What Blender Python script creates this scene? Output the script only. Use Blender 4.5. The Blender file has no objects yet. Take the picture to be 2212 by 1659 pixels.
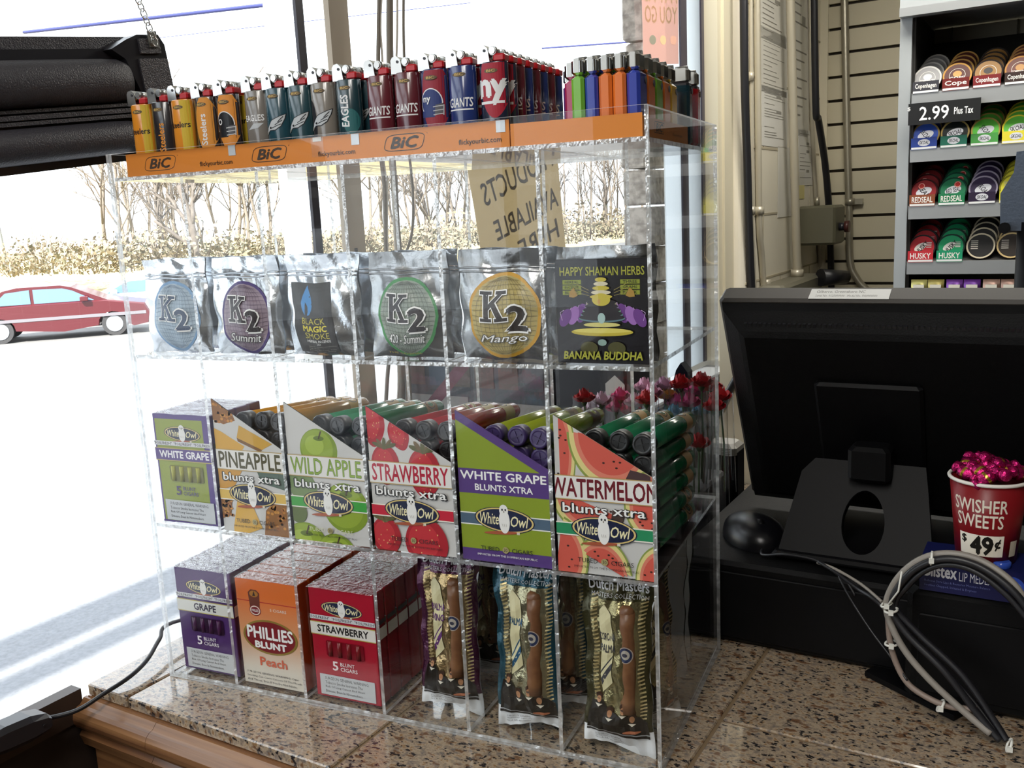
import bpy, math, random
from mathutils import Vector, Matrix
random.seed(7)
scene = bpy.context.scene
COL = scene.collection
R = math.radians

# ------------------------------------------------------------------ camera, world, sun, lamps, exposure
YAW = -math.atan(0.12)                      # the shop's axes are turned against the display case
CS, SN = math.cos(YAW), math.sin(YAW)
def L(s, t, z=0.0):                         # room axes (s across, t along the window wall) to world
    return Vector((s * CS - t * SN, s * SN + t * CS, z))

cam_d = bpy.data.cameras.new('camera'); cam = bpy.data.objects.new('camera', cam_d); COL.objects.link(cam)
cam_d.sensor_width = 36.0; cam_d.lens = 36.0 * 2013.139 / 2212.0; cam_d.clip_start = 0.01; cam_d.clip_end = 400
r0 = Vector((0.91324603, 0.40461727, -0.0476084)); r1 = Vector((0.03079741, -0.18508474, -0.98223987)); r2 = Vector((-0.4062428, 0.89556044, -0.18148907))
CAM = Vector((0.1835681, -0.65647595, 0.44751173))
m = Matrix(((r0.x, -r1.x, -r2.x, CAM.x), (r0.y, -r1.y, -r2.y, CAM.y), (r0.z, -r1.z, -r2.z, CAM.z), (0, 0, 0, 1)))
cam.matrix_world = m
scene.camera = cam

def ray(px, py):                            # direction of a photo pixel, used to find where a thing stands
    return (r0 * ((px - 1106.0) / 2013.139) + r1 * ((py - 829.5) / 2013.139) + r2)
def onS(px, py, s):                         # (s, t, z) where the pixel meets a plane s = const
    d = ray(px, py); ds = d.x * CS + d.y * SN; cs = CAM.x * CS + CAM.y * SN
    p = CAM + d * ((s - cs) / ds); return (s, -p.x * SN + p.y * CS, p.z)
def onT(px, py, t):
    d = ray(px, py); dt = -d.x * SN + d.y * CS; ct = -CAM.x * SN + CAM.y * CS
    p = CAM + d * ((t - ct) / dt); return (p.x * CS + p.y * SN, t, p.z)
def onZ(px, py, z):
    d = ray(px, py); p = CAM + d * ((z - CAM.z) / d.z); return (p.x * CS + p.y * SN, -p.x * SN + p.y * CS, z)

world = bpy.data.worlds.new('World'); scene.world = world; world.use_nodes = True
bg = world.node_tree.nodes['Background']; bg.inputs[0].default_value = (0.86, 0.93, 1.0, 1); bg.inputs[1].default_value = 3.2

sun_d = bpy.data.lights.new('sun', 'SUN'); sun = bpy.data.objects.new('sun', sun_d); COL.objects.link(sun)
sun_d.energy = 16.0; sun_d.angle = R(1.2); sun_d.color = (1.0, 0.95, 0.86)
sd = L(0.175, -0.686, 0.707)
sun.rotation_euler = sd.to_track_quat('Z', 'Y').to_euler()

def ceiling_light(s, t, z, w, h, power, col=(1, 0.96, 0.9)):
    d = bpy.data.lights.new('ceiling_tube_light', 'AREA'); d.shape = 'RECTANGLE'; d.size = w; d.size_y = h; d.energy = power; d.color = col
    o = bpy.data.objects.new('ceiling_tube_light', d); COL.objects.link(o); o.location = L(s, t, z); o.rotation_euler = (0, 0, YAW)
ceiling_light(0.15, -1.25, 1.44, 0.3, 1.3, 20)
ceiling_light(-0.15, -2.4, 1.44, 0.3, 1.3, 14)
ceiling_light(0.0, 1.65, 1.44, 1.0, 0.3, 24, (1, 0.96, 0.88))  # unseen lamp, placed to brighten the block wall

vs = scene.view_settings
vs.view_transform = 'Standard'; vs.look = 'None'; vs.gamma = 1.0; vs.use_curve_mapping = False; vs.exposure = 0.0
cy = scene.cycles
cy.max_bounces = 10; cy.diffuse_bounces = 3; cy.glossy_bounces = 4; cy.transmission_bounces = 6; cy.transparent_max_bounces = 40
cy.caustics_reflective = False; cy.caustics_refractive = False; cy.sample_clamp_indirect = 4.0

# ------------------------------------------------------------------ materials
def lin(c):
    if isinstance(c, str):
        c = c.lstrip('#'); c = [int(c[i:i + 2], 16) for i in (0, 2, 4)]
    o = []
    for v in c[:3]:
        v /= 255.0; o.append(v / 12.92 if v <= 0.04045 else ((v + 0.055) / 1.055) ** 2.4)
    return (*o, 1.0)
MATS = {}
def mat(name, col='808080', rough=0.5, metal=0.0, spec=0.5, bump=None, noise=None, coat=0.0, emit=None, alpha=1.0, trans=0.0):
    """bump=(scale,strength); noise=(scale,colour2,low,high) mottles the colour"""
    if name in MATS: return MATS[name]
    m = bpy.data.materials.new(name); m.use_nodes = True; MATS[name] = m
    nt = m.node_tree; b = nt.nodes['Principled BSDF']
    b.inputs['Base Color'].default_value = lin(col); b.inputs['Roughness'].default_value = rough; b.inputs['Metallic'].default_value = metal
    b.inputs['Specular IOR Level'].default_value = spec; b.inputs['Coat Weight'].default_value = coat; b.inputs['Coat Roughness'].default_value = 0.08
    if alpha < 1: b.inputs['Alpha'].default_value = alpha
    if trans: b.inputs['Transmission Weight'].default_value = trans
    if bump or noise:
        tc = nt.nodes.new('ShaderNodeTexCoord')
    if noise:
        n = nt.nodes.new('ShaderNodeTexNoise'); n.inputs['Scale'].default_value = noise[0]; n.inputs['Detail'].default_value = 4
        nt.links.new(tc.outputs['Object'], n.inputs['Vector'])
        rp = nt.nodes.new('ShaderNodeValToRGB'); rp.color_ramp.elements[0].color = lin(col); rp.color_ramp.elements[1].color = lin(noise[1])
        rp.color_ramp.elements[0].position = noise[2]; rp.color_ramp.elements[1].position = noise[3]
        nt.links.new(n.outputs['Fac'], rp.inputs['Fac']); nt.links.new(rp.outputs['Color'], b.inputs['Base Color'])
    if bump:
        n2 = nt.nodes.new('ShaderNodeTexNoise'); n2.inputs['Scale'].default_value = bump[0]; n2.inputs['Detail'].default_value = 3
        nt.links.new(tc.outputs['Object'], n2.inputs['Vector'])
        bp = nt.nodes.new('ShaderNodeBump'); bp.inputs['Strength'].default_value = bump[1]; bp.inputs['Distance'].default_value = 0.002
        nt.links.new(n2.outputs['Fac'], bp.inputs['Height']); nt.links.new(bp.outputs['Normal'], b.inputs['Normal'])
    return m
def P(c, rough=0.4):                        # printed colour
    return mat('print_%s_%d' % (c, int(rough * 100)), c, rough, spec=0.35)

def clear_mat(name, tint, k0=0.035, rough=0.0):
    """clear sheet: lets everything through, mirrors a little more towards grazing view"""
    m = bpy.data.materials.new(name); m.use_nodes = True; nt = m.node_tree; nt.nodes.remove(nt.nodes['Principled BSDF']); N = nt.nodes.new
    out = nt.nodes['Material Output']; tr = N('ShaderNodeBsdfTransparent'); gl = N('ShaderNodeBsdfGlossy')
    tr.inputs[0].default_value = (*tint, 1); gl.inputs['Roughness'].default_value = rough; lw = N('ShaderNodeLayerWeight'); lw.inputs[0].default_value = 0.5
    pw = N('ShaderNodeMath'); pw.operation = 'POWER'; pw.inputs[1].default_value = 5.0; ma = N('ShaderNodeMath'); ma.operation = 'MULTIPLY_ADD'; ma.inputs[1].default_value = 0.8; ma.inputs[2].default_value = k0
    mx = N('ShaderNodeMixShader'); LK = nt.links.new
    LK(lw.outputs['Facing'], pw.inputs[0]); LK(pw.outputs[0], ma.inputs[0]); LK(ma.outputs[0], mx.inputs[0]); LK(tr.outputs[0], mx.inputs[1]); LK(gl.outputs[0], mx.inputs[2])
    LK(mx.outputs[0], out.inputs[0]); MATS[name] = m; return m
ACR = clear_mat('clear_acrylic', (0.995, 0.998, 0.996), 0.018)
GLASS = clear_mat('window_glass', (0.99, 0.995, 0.99), 0.04)
CELLO = clear_mat('clear_film', (0.99, 0.99, 0.99), 0.04, 0.1)
def edge_mat():
    m = bpy.data.materials.new('polished_acrylic_edge'); m.use_nodes = True; nt = m.node_tree; nt.nodes.remove(nt.nodes['Principled BSDF'])
    out = nt.nodes['Material Output']; N = nt.nodes.new; LK = nt.links.new
    tr = N('ShaderNodeBsdfTransparent'); tr.inputs[0].default_value = (0.94, 0.97, 0.97, 1)
    gl = N('ShaderNodeBsdfGlossy'); gl.inputs['Roughness'].default_value = 0.12; gl.inputs[0].default_value = (1, 1, 1, 1)
    df = N('ShaderNodeBsdfTranslucent'); df.inputs[0].default_value = (0.98, 0.99, 1, 1)
    d2 = N('ShaderNodeBsdfDiffuse'); d2.inputs[0].default_value = (0.9, 0.92, 0.94, 1)
    tc = N('ShaderNodeTexCoord'); no = N('ShaderNodeTexNoise'); no.inputs['Scale'].default_value = 130; no.inputs['Detail'].default_value = 2
    LK(tc.outputs['Object'], no.inputs['Vector'])
    rp = N('ShaderNodeValToRGB'); rp.color_ramp.elements[0].position = 0.42; rp.color_ramp.elements[1].position = 0.6
    rp.color_ramp.elements[0].color = (0.62, 0.62, 0.62, 1); rp.color_ramp.elements[1].color = (0.95, 0.95, 0.95, 1)
    LK(no.outputs['Fac'], rp.inputs[0])
    bp = N('ShaderNodeBump'); bp.inputs['Strength'].default_value = 0.9; bp.inputs['Distance'].default_value = 0.003; LK(no.outputs['Fac'], bp.inputs['Height'])
    for g in (gl, df, d2): LK(bp.outputs[0], g.inputs['Normal'])
    m0 = N('ShaderNodeMixShader'); m0.inputs[0].default_value = 0.35; LK(df.outputs[0], m0.inputs[1]); LK(d2.outputs[0], m0.inputs[2])
    m1 = N('ShaderNodeMixShader'); m1.inputs[0].default_value = 0.3; LK(m0.outputs[0], m1.inputs[1]); LK(gl.outputs[0], m1.inputs[2])
    m2 = N('ShaderNodeMixShader'); LK(rp.outputs[0], m2.inputs[0]); LK(tr.outputs[0], m2.inputs[1]); LK(m1.outputs[0], m2.inputs[2])
    LK(m2.outputs[0], out.inputs[0]); return m
EDGE = edge_mat()

# ------------------------------------------------------------------ objects
def tag(o, label=None, cat=None, group=None, kind=None):
    if label: o['label'] = label
    if cat: o['category'] = cat
    if group: o['group'] = group
    if kind: o['kind'] = kind
    return o
def thing(name, label, cat, loc=(0, 0, 0), rz=0.0, group=None, rot=None):
    o = bpy.data.objects.new(name, None); o.empty_display_size = 0.02; COL.objects.link(o)
    o.location = loc; o.rotation_euler = rot if rot else (0, 0, rz)
    return tag(o, label, cat, group)
def copy_tree(o, parent=None):
    c = o.copy(); COL.objects.link(c)
    if parent: c.parent = parent
    for ch in list(o.children): copy_tree(ch, c)
    return c

class MB:
    """collects faces and links them as one mesh object"""
    def __init__(s): s.v = []; s.f = []; s.mi = []; s.sm = []; s.mats = []; s.X = None
    def m(s, mt):
        if mt not in s.mats: s.mats.append(mt)
        return s.mats.index(mt)
    def vert(s, p):
        p = Vector(p)
        if s.X is not None: p = s.X @ p
        s.v.append(p); return len(s.v) - 1
    def face(s, idx, mt, smooth=False):
        s.f.append(tuple(idx)); s.mi.append(s.m(mt)); s.sm.append(smooth)
    def poly(s, pts, mt, smooth=False): s.face([s.vert(p) for p in pts], mt, smooth)
    def box(s, lo, hi, mt, edge=None, thin=None, skip=()):
        (x0, y0, z0), (x1, y1, z1) = lo, hi
        i = [s.vert(p) for p in ((x0, y0, z0), (x1, y0, z0), (x1, y1, z0), (x0, y1, z0), (x0, y0, z1), (x1, y0, z1), (x1, y1, z1), (x0, y1, z1))]
        for k, q in (('-z', (3, 2, 1, 0)), ('+z', (4, 5, 6, 7)), ('-y', (0, 1, 5, 4)), ('+x', (1, 2, 6, 5)), ('+y', (2, 3, 7, 6)), ('-x', (3, 0, 4, 7))):
            if k in skip: continue
            s.face([i[j] for j in q], mt if (edge is None or k[1] == thin) else edge)
        return s
    def bbox(s, lo, hi, mt, b):             # box with bevelled vertical and horizontal edges
        x0, y0, z0 = lo; x1, y1, z1 = hi
        rings = [(z0, b), (z0 + b, 0), (z1 - b, 0), (z1, b)]
        R_ = []
        for z, i in rings:
            a = i
            pts = [(x0 + a + b, y0 + a), (x1 - a - b, y0 + a), (x1 - a, y0 + a + b), (x1 - a, y1 - a - b), (x1 - a - b, y1 - a), (x0 + a + b, y1 - a), (x0 + a, y1 - a - b), (x0 + a, y0 + a + b)]
            R_.append([s.vert((p[0], p[1], z)) for p in pts])
        s.loft(R_, mt, caps=True); return s
    def loft(s, rings, mt, caps=True, smooth=False, closed=True):
        n = len(rings[0])
        for a, b in zip(rings, rings[1:]):
            for i in range(n if closed else n - 1):
                j = (i + 1) % n; s.face((a[i], a[j], b[j], b[i]), mt, smooth)
        if caps and closed: s.face(rings[0][::-1], mt); s.face(rings[-1], mt)
    def ringpts(s, c, u, w, r, n, r2=None):
        c = Vector(c); r2 = r if r2 is None else r2
        return [s.vert(c + u * (r * math.cos(2 * math.pi * k / n)) + w * (r2 * math.sin(2 * math.pi * k / n))) for k in range(n)]
    def cyl(s, a, b, r, mt, n=16, rb=None, caps=True, smooth=True, capmat=None):
        a = Vector(a); b = Vector(b); d = (b - a).normalized(); u = d.orthogonal().normalized(); w = d.cross(u)
        A = s.ringpts(a, u, w, r, n); B = s.ringpts(b, u, w, r if rb is None else rb, n)
        for i in range(n):
            j = (i + 1) % n; s.face((A[i], A[j], B[j], B[i]), mt, smooth)
        if caps: s.face(A[::-1], capmat or mt); s.face(B, capmat or mt)
        return s
    def lathe(s, prof, a, d, mt, n=24, caps=True, mats=None):    # prof [(r, h)] along direction d from a
        a = Vector(a); d = Vector(d).normalized(); u = d.orthogonal().normalized(); w = d.cross(u)
        rs = [s.ringpts(a + d * h, u, w, max(r, 1e-5), n) for r, h in prof]
        for k, (p, q) in enumerate(zip(rs, rs[1:])):
            mm = mats[k] if mats else mt
            for i in range(n):
                j = (i + 1) % n; s.face((p[i], p[j], q[j], q[i]), mm, True)
        if caps: s.face(rs[0][::-1], mats[0] if mats else mt); s.face(rs[-1], mats[-1] if mats else mt)
        return s
    def tube(s, pts, r, mt, n=8, smooth=True, taper=None):
        pts = [Vector(p) for p in pts]; up = None; rs = []
        for i, p in enumerate(pts):
            d = (pts[min(i + 1, len(pts) - 1)] - pts[max(i - 1, 0)]).normalized()
            if up is None: up = d.orthogonal().normalized()
            up = (up - d * up.dot(d)).normalized(); w = d.cross(up)
            rr = r if taper is None else r + (taper - r) * i / (len(pts) - 1)
            rs.append(s.ringpts(p, up, w, rr, n))
        s.loft(rs, mt, True, smooth); return s
    def grid(s, fn, nu, nv, mt, smooth=True, mfn=None):
        I = [[s.vert(fn(i / nu, j / nv)) for j in range(nv + 1)] for i in range(nu + 1)]
        for i in range(nu):
            for j in range(nv):
                s.face((I[i][j], I[i + 1][j], I[i + 1][j + 1], I[i][j + 1]), mfn((i + .5) / nu, (j + .5) / nv) if mfn else mt, smooth)
        return s
    def ico(s, c, r, mt, n=8, sq=(1, 1, 1)):
        c = Vector(c); rs = []
        for k in range(1, n):
            a = math.pi * k / n
            rs.append([s.vert(c + Vector((r * sq[0] * math.sin(a) * math.cos(2 * math.pi * j / (2 * n)), r * sq[1] * math.sin(a) * math.sin(2 * math.pi * j / (2 * n)), r * sq[2] * -math.cos(a)))) for j in range(2 * n)])
        s.loft(rs, mt, True, True); return s
    def build(s, name, parent=None, kind=None, loc=None, rz=None):
        me = bpy.data.meshes.new(name); me.from_pydata([tuple(p) for p in s.v], [], s.f)
        for mt in s.mats: me.materials.append(mt)
        me.polygons.foreach_set('material_index', s.mi); me.polygons.foreach_set('use_smooth', s.sm); me.update()
        o = bpy.data.objects.new(name, me); COL.objects.link(o)
        if parent: o.parent = parent
        if kind: o['kind'] = kind
        if loc is not None: o.location = loc
        if rz is not None: o.rotation_euler = (0, 0, rz)
        return o

def smooth_path(pts, n=8):
    pts = [Vector(p) for p in pts]; out = []
    for i in range(len(pts) - 1):
        a = pts[max(i - 1, 0)]; b = pts[i]; c = pts[i + 1]; d = pts[min(i + 2, len(pts) - 1)]
        for k in range(n):
            t = k / n; out.append(0.5 * ((2 * b) + (c - a) * t + (2 * a - 5 * b + 4 * c - d) * t * t + (3 * b - a - 3 * c + d) * t ** 3))
    out.append(pts[-1]); return out

# ------------------------------------------------------------------ printing: lettering and flat shapes laid on a panel
TXT = {}
def text_mesh(st, bold=0.0, shear=0.0, res=2):
    key = (st, bold, shear, res)
    if key in TXT: return TXT[key]
    cu = bpy.data.curves.new('lettering', 'FONT'); cu.body = st; cu.offset = bold; cu.shear = shear; cu.resolution_u = res; cu.fill_mode = 'FRONT'
    ob = bpy.data.objects.new('lettering', cu); me = ob.to_mesh()
    vs_ = [(v.co.x, v.co.y) for v in me.vertices]; fs = [tuple(p.vertices) for p in me.polygons]
    ob.to_mesh_clear(); bpy.data.objects.remove(ob); bpy.data.curves.remove(cu)
    if not vs_: vs_ = [(0, 0), (1, 0), (1, 1)]; fs = []
    xs = [v[0] for v in vs_]; ys = [v[1] for v in vs_]
    TXT[key] = (vs_, fs, min(xs), max(xs), min(ys), max(ys)); return TXT[key]

def clip_poly(pts, clip):
    out = pts
    n = len(clip)
    for i in range(n):
        a = clip[i]; b = clip[(i + 1) % n]; inp = out; out = []
        if not inp: return []
        side = lambda p: (b[0] - a[0]) * (p[1] - a[1]) - (b[1] - a[1]) * (p[0] - a[0])
        for k in range(len(inp)):
            p = inp[k]; q = inp[(k + 1) % len(inp)]; sp = side(p); sq = side(q)
            if sp >= 0: out.append(p)
            if (sp >= 0) != (sq >= 0):
                t = sp / (sp - sq); out.append((p[0] + (q[0] - p[0]) * t, p[1] + (q[1] - p[1]) * t))
    return out

class Panel:
    """a flat printed face: 2-D shapes in metres from a corner, each a hair further out than the last"""
    def __init__(s, mb, o, u, w, clip=None, step=4e-5, fn=None, cell=0.004):
        s.mb = mb; s.o = Vector(o); s.u = Vector(u).normalized(); s.w = Vector(w).normalized(); s.n = s.u.cross(s.w); s.k = 1; s.clip = clip; s.step = step; s.fn = fn; s.cell = cell
    def pt(s, x, y):
        if s.fn: return s.fn(x, y, s.k * s.step)
        return s.o + s.u * x + s.w * y + s.n * (s.k * s.step)
    def emit(s, pts, mt):
        """lays one polygon on the panel; on a curved panel it is cut into small cells that follow the curve"""
        if not s.fn: s.mb.poly([s.pt(*p) for p in pts], mt); return
        c = s.cell; xs = [p[0] for p in pts]; ys = [p[1] for p in pts]
        i0, i1, j0, j1 = math.floor(min(xs) / c), math.floor(max(xs) / c), math.floor(min(ys) / c), math.floor(max(ys) / c)
        if i0 == i1 and j0 == j1: s.mb.poly([s.pt(*p) for p in pts], mt); return
        for i in range(i0, i1 + 1):
            for j in range(j0, j1 + 1):
                q = clip_poly(pts, [(i * c, j * c), ((i + 1) * c, j * c), ((i + 1) * c, (j + 1) * c), (i * c, (j + 1) * c)])
                if len(q) >= 3: s.mb.poly([s.pt(*p) for p in q], mt)
    def poly(s, pts, mt, clip=True, same=False):
        if clip and s.clip: pts = clip_poly(pts, s.clip)
        if len(pts) >= 3: s.emit(pts, mt)
        if not same: s.k += 1
    def rect(s, x0, y0, x1, y1, mt, n=1):
        s.poly([(x0, y0), (x1, y0), (x1, y1), (x0, y1)], mt)
    def ell(s, cx, cy, rx, ry, mt, rot=0.0, n=28, a0=0.0, a1=360.0, same=False):
        c, q = math.cos(R(rot)), math.sin(R(rot)); pts = []
        full = abs(a1 - a0) >= 360; N = n if full else n + 1
        for k in range(N):
            a = R(a0 + (a1 - a0) * k / n); x = rx * math.cos(a); y = ry * math.sin(a); pts.append((cx + x * c - y * q, cy + x * q + y * c))
        s.poly(pts, mt, same=same)
    def ring(s, cx, cy, rx, ry, wd, mt, n=32, a0=0, a1=360):
        for k in range(n):
            a = R(a0 + (a1 - a0) * k / n); b = R(a0 + (a1 - a0) * (k + 1) / n)
            f = lambda t, e: (cx + (rx + e) * math.cos(t), cy + (ry + e) * math.sin(t))
            s.poly([f(a, 0), f(a, wd), f(b, wd), f(b, 0)], mt, same=True)
        s.k += 1
    def line(s, pts, wd, mt):
        for a, b in zip(pts, pts[1:]):
            dx, dy = b[0] - a[0], b[1] - a[1]; l = math.hypot(dx, dy) or 1; nx, ny = -dy / l * wd / 2, dx / l * wd / 2
            s.poly([(a[0] - nx, a[1] - ny), (b[0] - nx, b[1] - ny), (b[0] + nx, b[1] + ny), (a[0] + nx, a[1] + ny)], mt, same=True)
        s.k += 1
    def text(s, st, x0, y0, x1, y1, mt, bold=0.0, shear=0.0, rot=0.0, mirror=False, res=2, outline=None, keep=False, arc=0.0):
        """fits the line into the box; rot turns it about the box centre"""
        if outline: s.text(st, x0, y0, x1, y1, outline[0], bold + outline[1], shear, rot, mirror, res, None, keep, arc)
        v, f, a, b, c, d = text_mesh(st, 0.0, shear, res)
        sx = (x1 - x0) / max(b - a, 1e-6); sy = (y1 - y0) / max(d - c, 1e-6)
        if keep: sx = sy = min(sx, sy)
        cx, cy = (x0 + x1) / 2, (y0 + y1) / 2; co, si = math.cos(R(rot)), math.sin(R(rot)); bx, by = bold * sx, bold * sy
        for ox, oy in (((-bx, 0), (bx, 0), (0, by), (0, -by)) if bold > 0 else ((0, 0),)):
            P2 = []
            for x, y in v:
                X = (x - (a + b) / 2) * sx; Y = (y - (c + d) / 2) * sy
                if mirror: X = -X
                X += ox; Y += oy - arc * (2 * X / (x1 - x0)) ** 2
                P2.append((cx + X * co - Y * si, cy + X * si + Y * co))
            if s.fn and (y1 - y0) > s.cell * .7 or s.clip:
                for q in f:
                    t = [P2[i] for i in (q[::-1] if mirror else q)]
                    if s.clip: t = clip_poly(t, s.clip)
                    if len(t) >= 3: s.emit(t, mt)
            else:
                idx = [s.mb.vert(s.pt(*p)) for p in P2]
                for q in f: s.mb.face([idx[i] for i in (q[::-1] if mirror else q)], mt)
            s.k += 0.25
        s.k = math.ceil(s.k)
    def lines(s, rows, x0, y0, x1, y1, mt, bold=0.0, shear=0.0, res=1):
        n = len(rows); h = (y1 - y0) / n
        mx = max(text_mesh(r_, bold, shear, res)[3] for r_ in rows)
        for i, r_ in enumerate(rows):
            tw = text_mesh(r_, bold, shear, res)[3] / mx * (x1 - x0); yb = y1 - (i + 1) * h + h * 0.18
            s.text(r_, x0, yb, x0 + tw, yb + h * 0.68, mt, bold, shear, res=res)
def fronts(o, w, h):                        # a face looking along -y of its thing, lower left corner at o
    return (o, (1, 0, 0), (0, 0, 1))

# ------------------------------------------------------------------ the shop's shell
PAINT = mat('cream_block_paint', 'eee6d2', 0.45, bump=(60, 0.35))
PAINT_SM = mat('cream_wall_paint', 'd8cfb6', 0.5, bump=(25, 0.1))
WHITE_TRIM = mat('white_metal_frame', 'e6eaee', 0.35)
DARK_TRIM = mat('dark_bronze_frame', '3a3640', 0.4)
TAN_TRIM = mat('tan_painted_post', 'b7aa97', 0.55)
KNEE = mat('dark_brown_panel', '2a211d', 0.6)
SLAT = mat('beige_slat_board', 'c6bda2', 0.5, bump=(14, 0.06))
GROOVE = mat('dark_groove', '3b342a', 0.8)

b = MB(); b.box((-0.576, -3.2, -1.0), (3.0, 3.1, -0.95), mat('floor_vinyl', '5a5048', 0.45, noise=(30, '4a423a', .4, .6))); b.build('floor', kind='structure', rz=YAW)
b = MB(); b.box((-1.35, -3.2, 1.5), (3.0, 3.1, 1.6), mat('ceiling_tile', 'd9d6cc', 0.8, bump=(120, .3))); b.build('ceiling', kind='structure', rz=YAW)  # slab lengthened past the window wall to shade the stone pier
b = MB(); b.box((3.0, -3.2, -1.0), (3.1, 3.1, 1.5), mat('dimmed_wall_paint', '5e564a', .6)); b.build('wall_right', kind='structure', rz=YAW)  # unseen wall, colour darkened in place of dimmer light to calm acrylic reflections
b = MB(); b.box((-0.72, -3.3, -1.0), (3.1, -3.2, 1.5), mat('dimmed_wall_paint')); b.build('wall_front', kind='structure', rz=YAW)

# window wall: low dark wall, header, painted block pier with a rounded corner
b = MB()
b.box((-0.664, -3.2, -1.1), (-0.577, 2.02, -0.036), KNEE)
b.box((-0.72, -3.2, 1.28), (-0.577, 2.1, 1.5), PAINT_SM)
r_ = 0.034; pts = [(-0.72, 3.04), (-0.72, 2.02), (-0.62, 2.02), (-0.62, 2.098)]
for k in range(7):
    a = math.pi / 2 * k / 6; pts.append((-0.576 - r_ + r_ * math.sin(a), 2.098 + r_ - r_ * math.cos(a)))
pts.append((-0.576, 3.04))
lo = [b.vert((p[0], p[1], -1.0)) for p in pts]; hi = [b.vert((p[0], p[1], 1.5)) for p in pts]
b.loft([lo, hi], PAINT, True, False)
for i in range(len(b.f) - 12, len(b.f)): pass
for zc in [-0.8 + 0.2 * i for i in range(12)]:       # mortar joints
    b.box((-0.5762, 2.12, zc), (-0.5745, 3.04, zc + 0.006), mat('mortar_joint', 'b9ae94', .8))
for j, zc in enumerate([-0.8 + 0.2 * i for i in range(11)]):
    for tt in ((2.3, 2.7) if j % 2 else (2.5, 2.9)):
        b.box((-0.5762, tt, zc), (-0.5747, tt + 0.005, zc + 0.2), mat('mortar_joint'))
b.build('wall_left', kind='structure', rz=YAW)

# back wall: slat boards with dark slots
b = MB(); b.box((-0.72, 3.055, -1.0), (3.1, 3.1, 1.5), GROOVE)
z = 1.5
zs = [1.5] + [1.381 - 0.0836 * i for i in range(29)]
for z1, z0 in zip(zs, zs[1:]):
    if z0 < -1.0: break
    b.box((-0.548, 3.04, z0 + 0.0), (3.0, 3.056, z1 - 0.0105), SLAT)
b.box((-0.576, 3.034, -1.0), (-0.548, 3.056, 1.5), PAINT_SM)
b.build('wall_back', kind='structure', rz=YAW)

# sill under the glass
b = MB(); b.box((-0.664, -3.2, -0.036), (-0.590, 2.02, -0.030), mat('white_window_sill', 'eef1f5', .35)); b.box((-0.590, -3.2, -0.036), (-0.5745, -0.118, -0.003), mat('dark_sill_strip', '3b2e28', .4))
b.build('trim_1', kind='structure', rz=YAW)

def pane(name, t0, t1, z0=-0.01, z1=1.28):
    w = bpy.data.objects.new(name, None); COL.objects.link(w); w['kind'] = 'structure'; w.rotation_euler = (0, 0, YAW)
    g = MB(); g.poly([(-0.655, t0, -.03), (-0.655, t1, -.03), (-0.655, t1, z1), (-0.655, t0, z1)], GLASS); g.build('glass', w)
    return w
w1 = pane('window_1', -3.2, 0.43)
f = MB(); f.box((-0.6575, 0.3635, -0.01), (-0.6525, 0.378, 1.28), DARK_TRIM); f.build('glazing_bar', w1)
f = MB(); f.box((-0.6575, 0.425, -0.01), (-0.648, 0.466, 1.28), TAN_TRIM)
for z in (0.32, 0.40): f.box((-0.648, 0.44, z), (-0.647, 0.446, z + 0.006), mat('dull_screw', '5a5550', .5))
f.build('post', w1)
w2 = pane('window_2', 0.45, 1.69)
STRIP = mat('white_translucent_strip', 'dfe6ea', .5); nt_ = STRIP.node_tree; t_n = nt_.nodes.new('ShaderNodeBsdfTranslucent'); t_n.inputs[0].default_value = (.92, .96, .98, 1); m_n = nt_.nodes.new('ShaderNodeMixShader'); m_n.inputs[0].default_value = .9
nt_.links.new(nt_.nodes['Principled BSDF'].outputs[0], m_n.inputs[1]); nt_.links.new(t_n.outputs[0], m_n.inputs[2]); nt_.links.new(m_n.outputs[0], nt_.nodes['Material Output'].inputs[0])
f = MB()
f.box((-0.658, 1.69, -0.01), (-0.655, 1.805, 1.28), STRIP); f.box((-0.66, 1.805, -0.01), (-0.65, 1.85, 1.28), DARK_TRIM)
f.box((-0.658, 1.85, -0.01), (-0.655, 1.965, 1.28), STRIP); f.box((-0.69, 1.965, -0.01), (-0.65, 2.02, 1.28), DARK_TRIM)
f.build('frame', w2)
f = MB(); f.box((-0.655, 1.985, -0.01), (-0.612, 2.02, 1.28), PAINT_SM); f.box((-.66, 2.02, -.01), (-.605, 2.1, 1.28), PAINT_SM); f.build('jamb', w2)

# ------------------------------------------------------------------ outdoors
PAVE = mat('pale_concrete', '83868c', 0.8, noise=(60, '74777c', .35, .7), bump=(50, .3))
ROAD = mat('grey_asphalt', '787878', 0.8)  # plain grey base colour of the road
b = MB()
prof = [(-0.72, -1.1), (-6.0, -1.12), (-12.0, -1.45), (-16.5, -1.75), (-24, -1.75)]
for (a, za), (c, zc) in zip(prof, prof[1:]):
    b.poly([(a, -14, za), (a, 90, za), (c, 90, zc), (c, -14, zc)], PAVE if a > -12 else ROAD)
g = b.build('ground', kind='structure', rz=YAW)
b = MB(); GRASS = mat('dry_verge_grass', 'a59a6e', .9, noise=(1.5, 'b9ad86', .3, .7))
b.poly([(-24, -14, -1.75), (-24, 90, -1.75), (-60, 90, -0.7), (-60, -14, -0.7)], GRASS)
b.build('ground_verge', kind='structure', rz=YAW)
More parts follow.
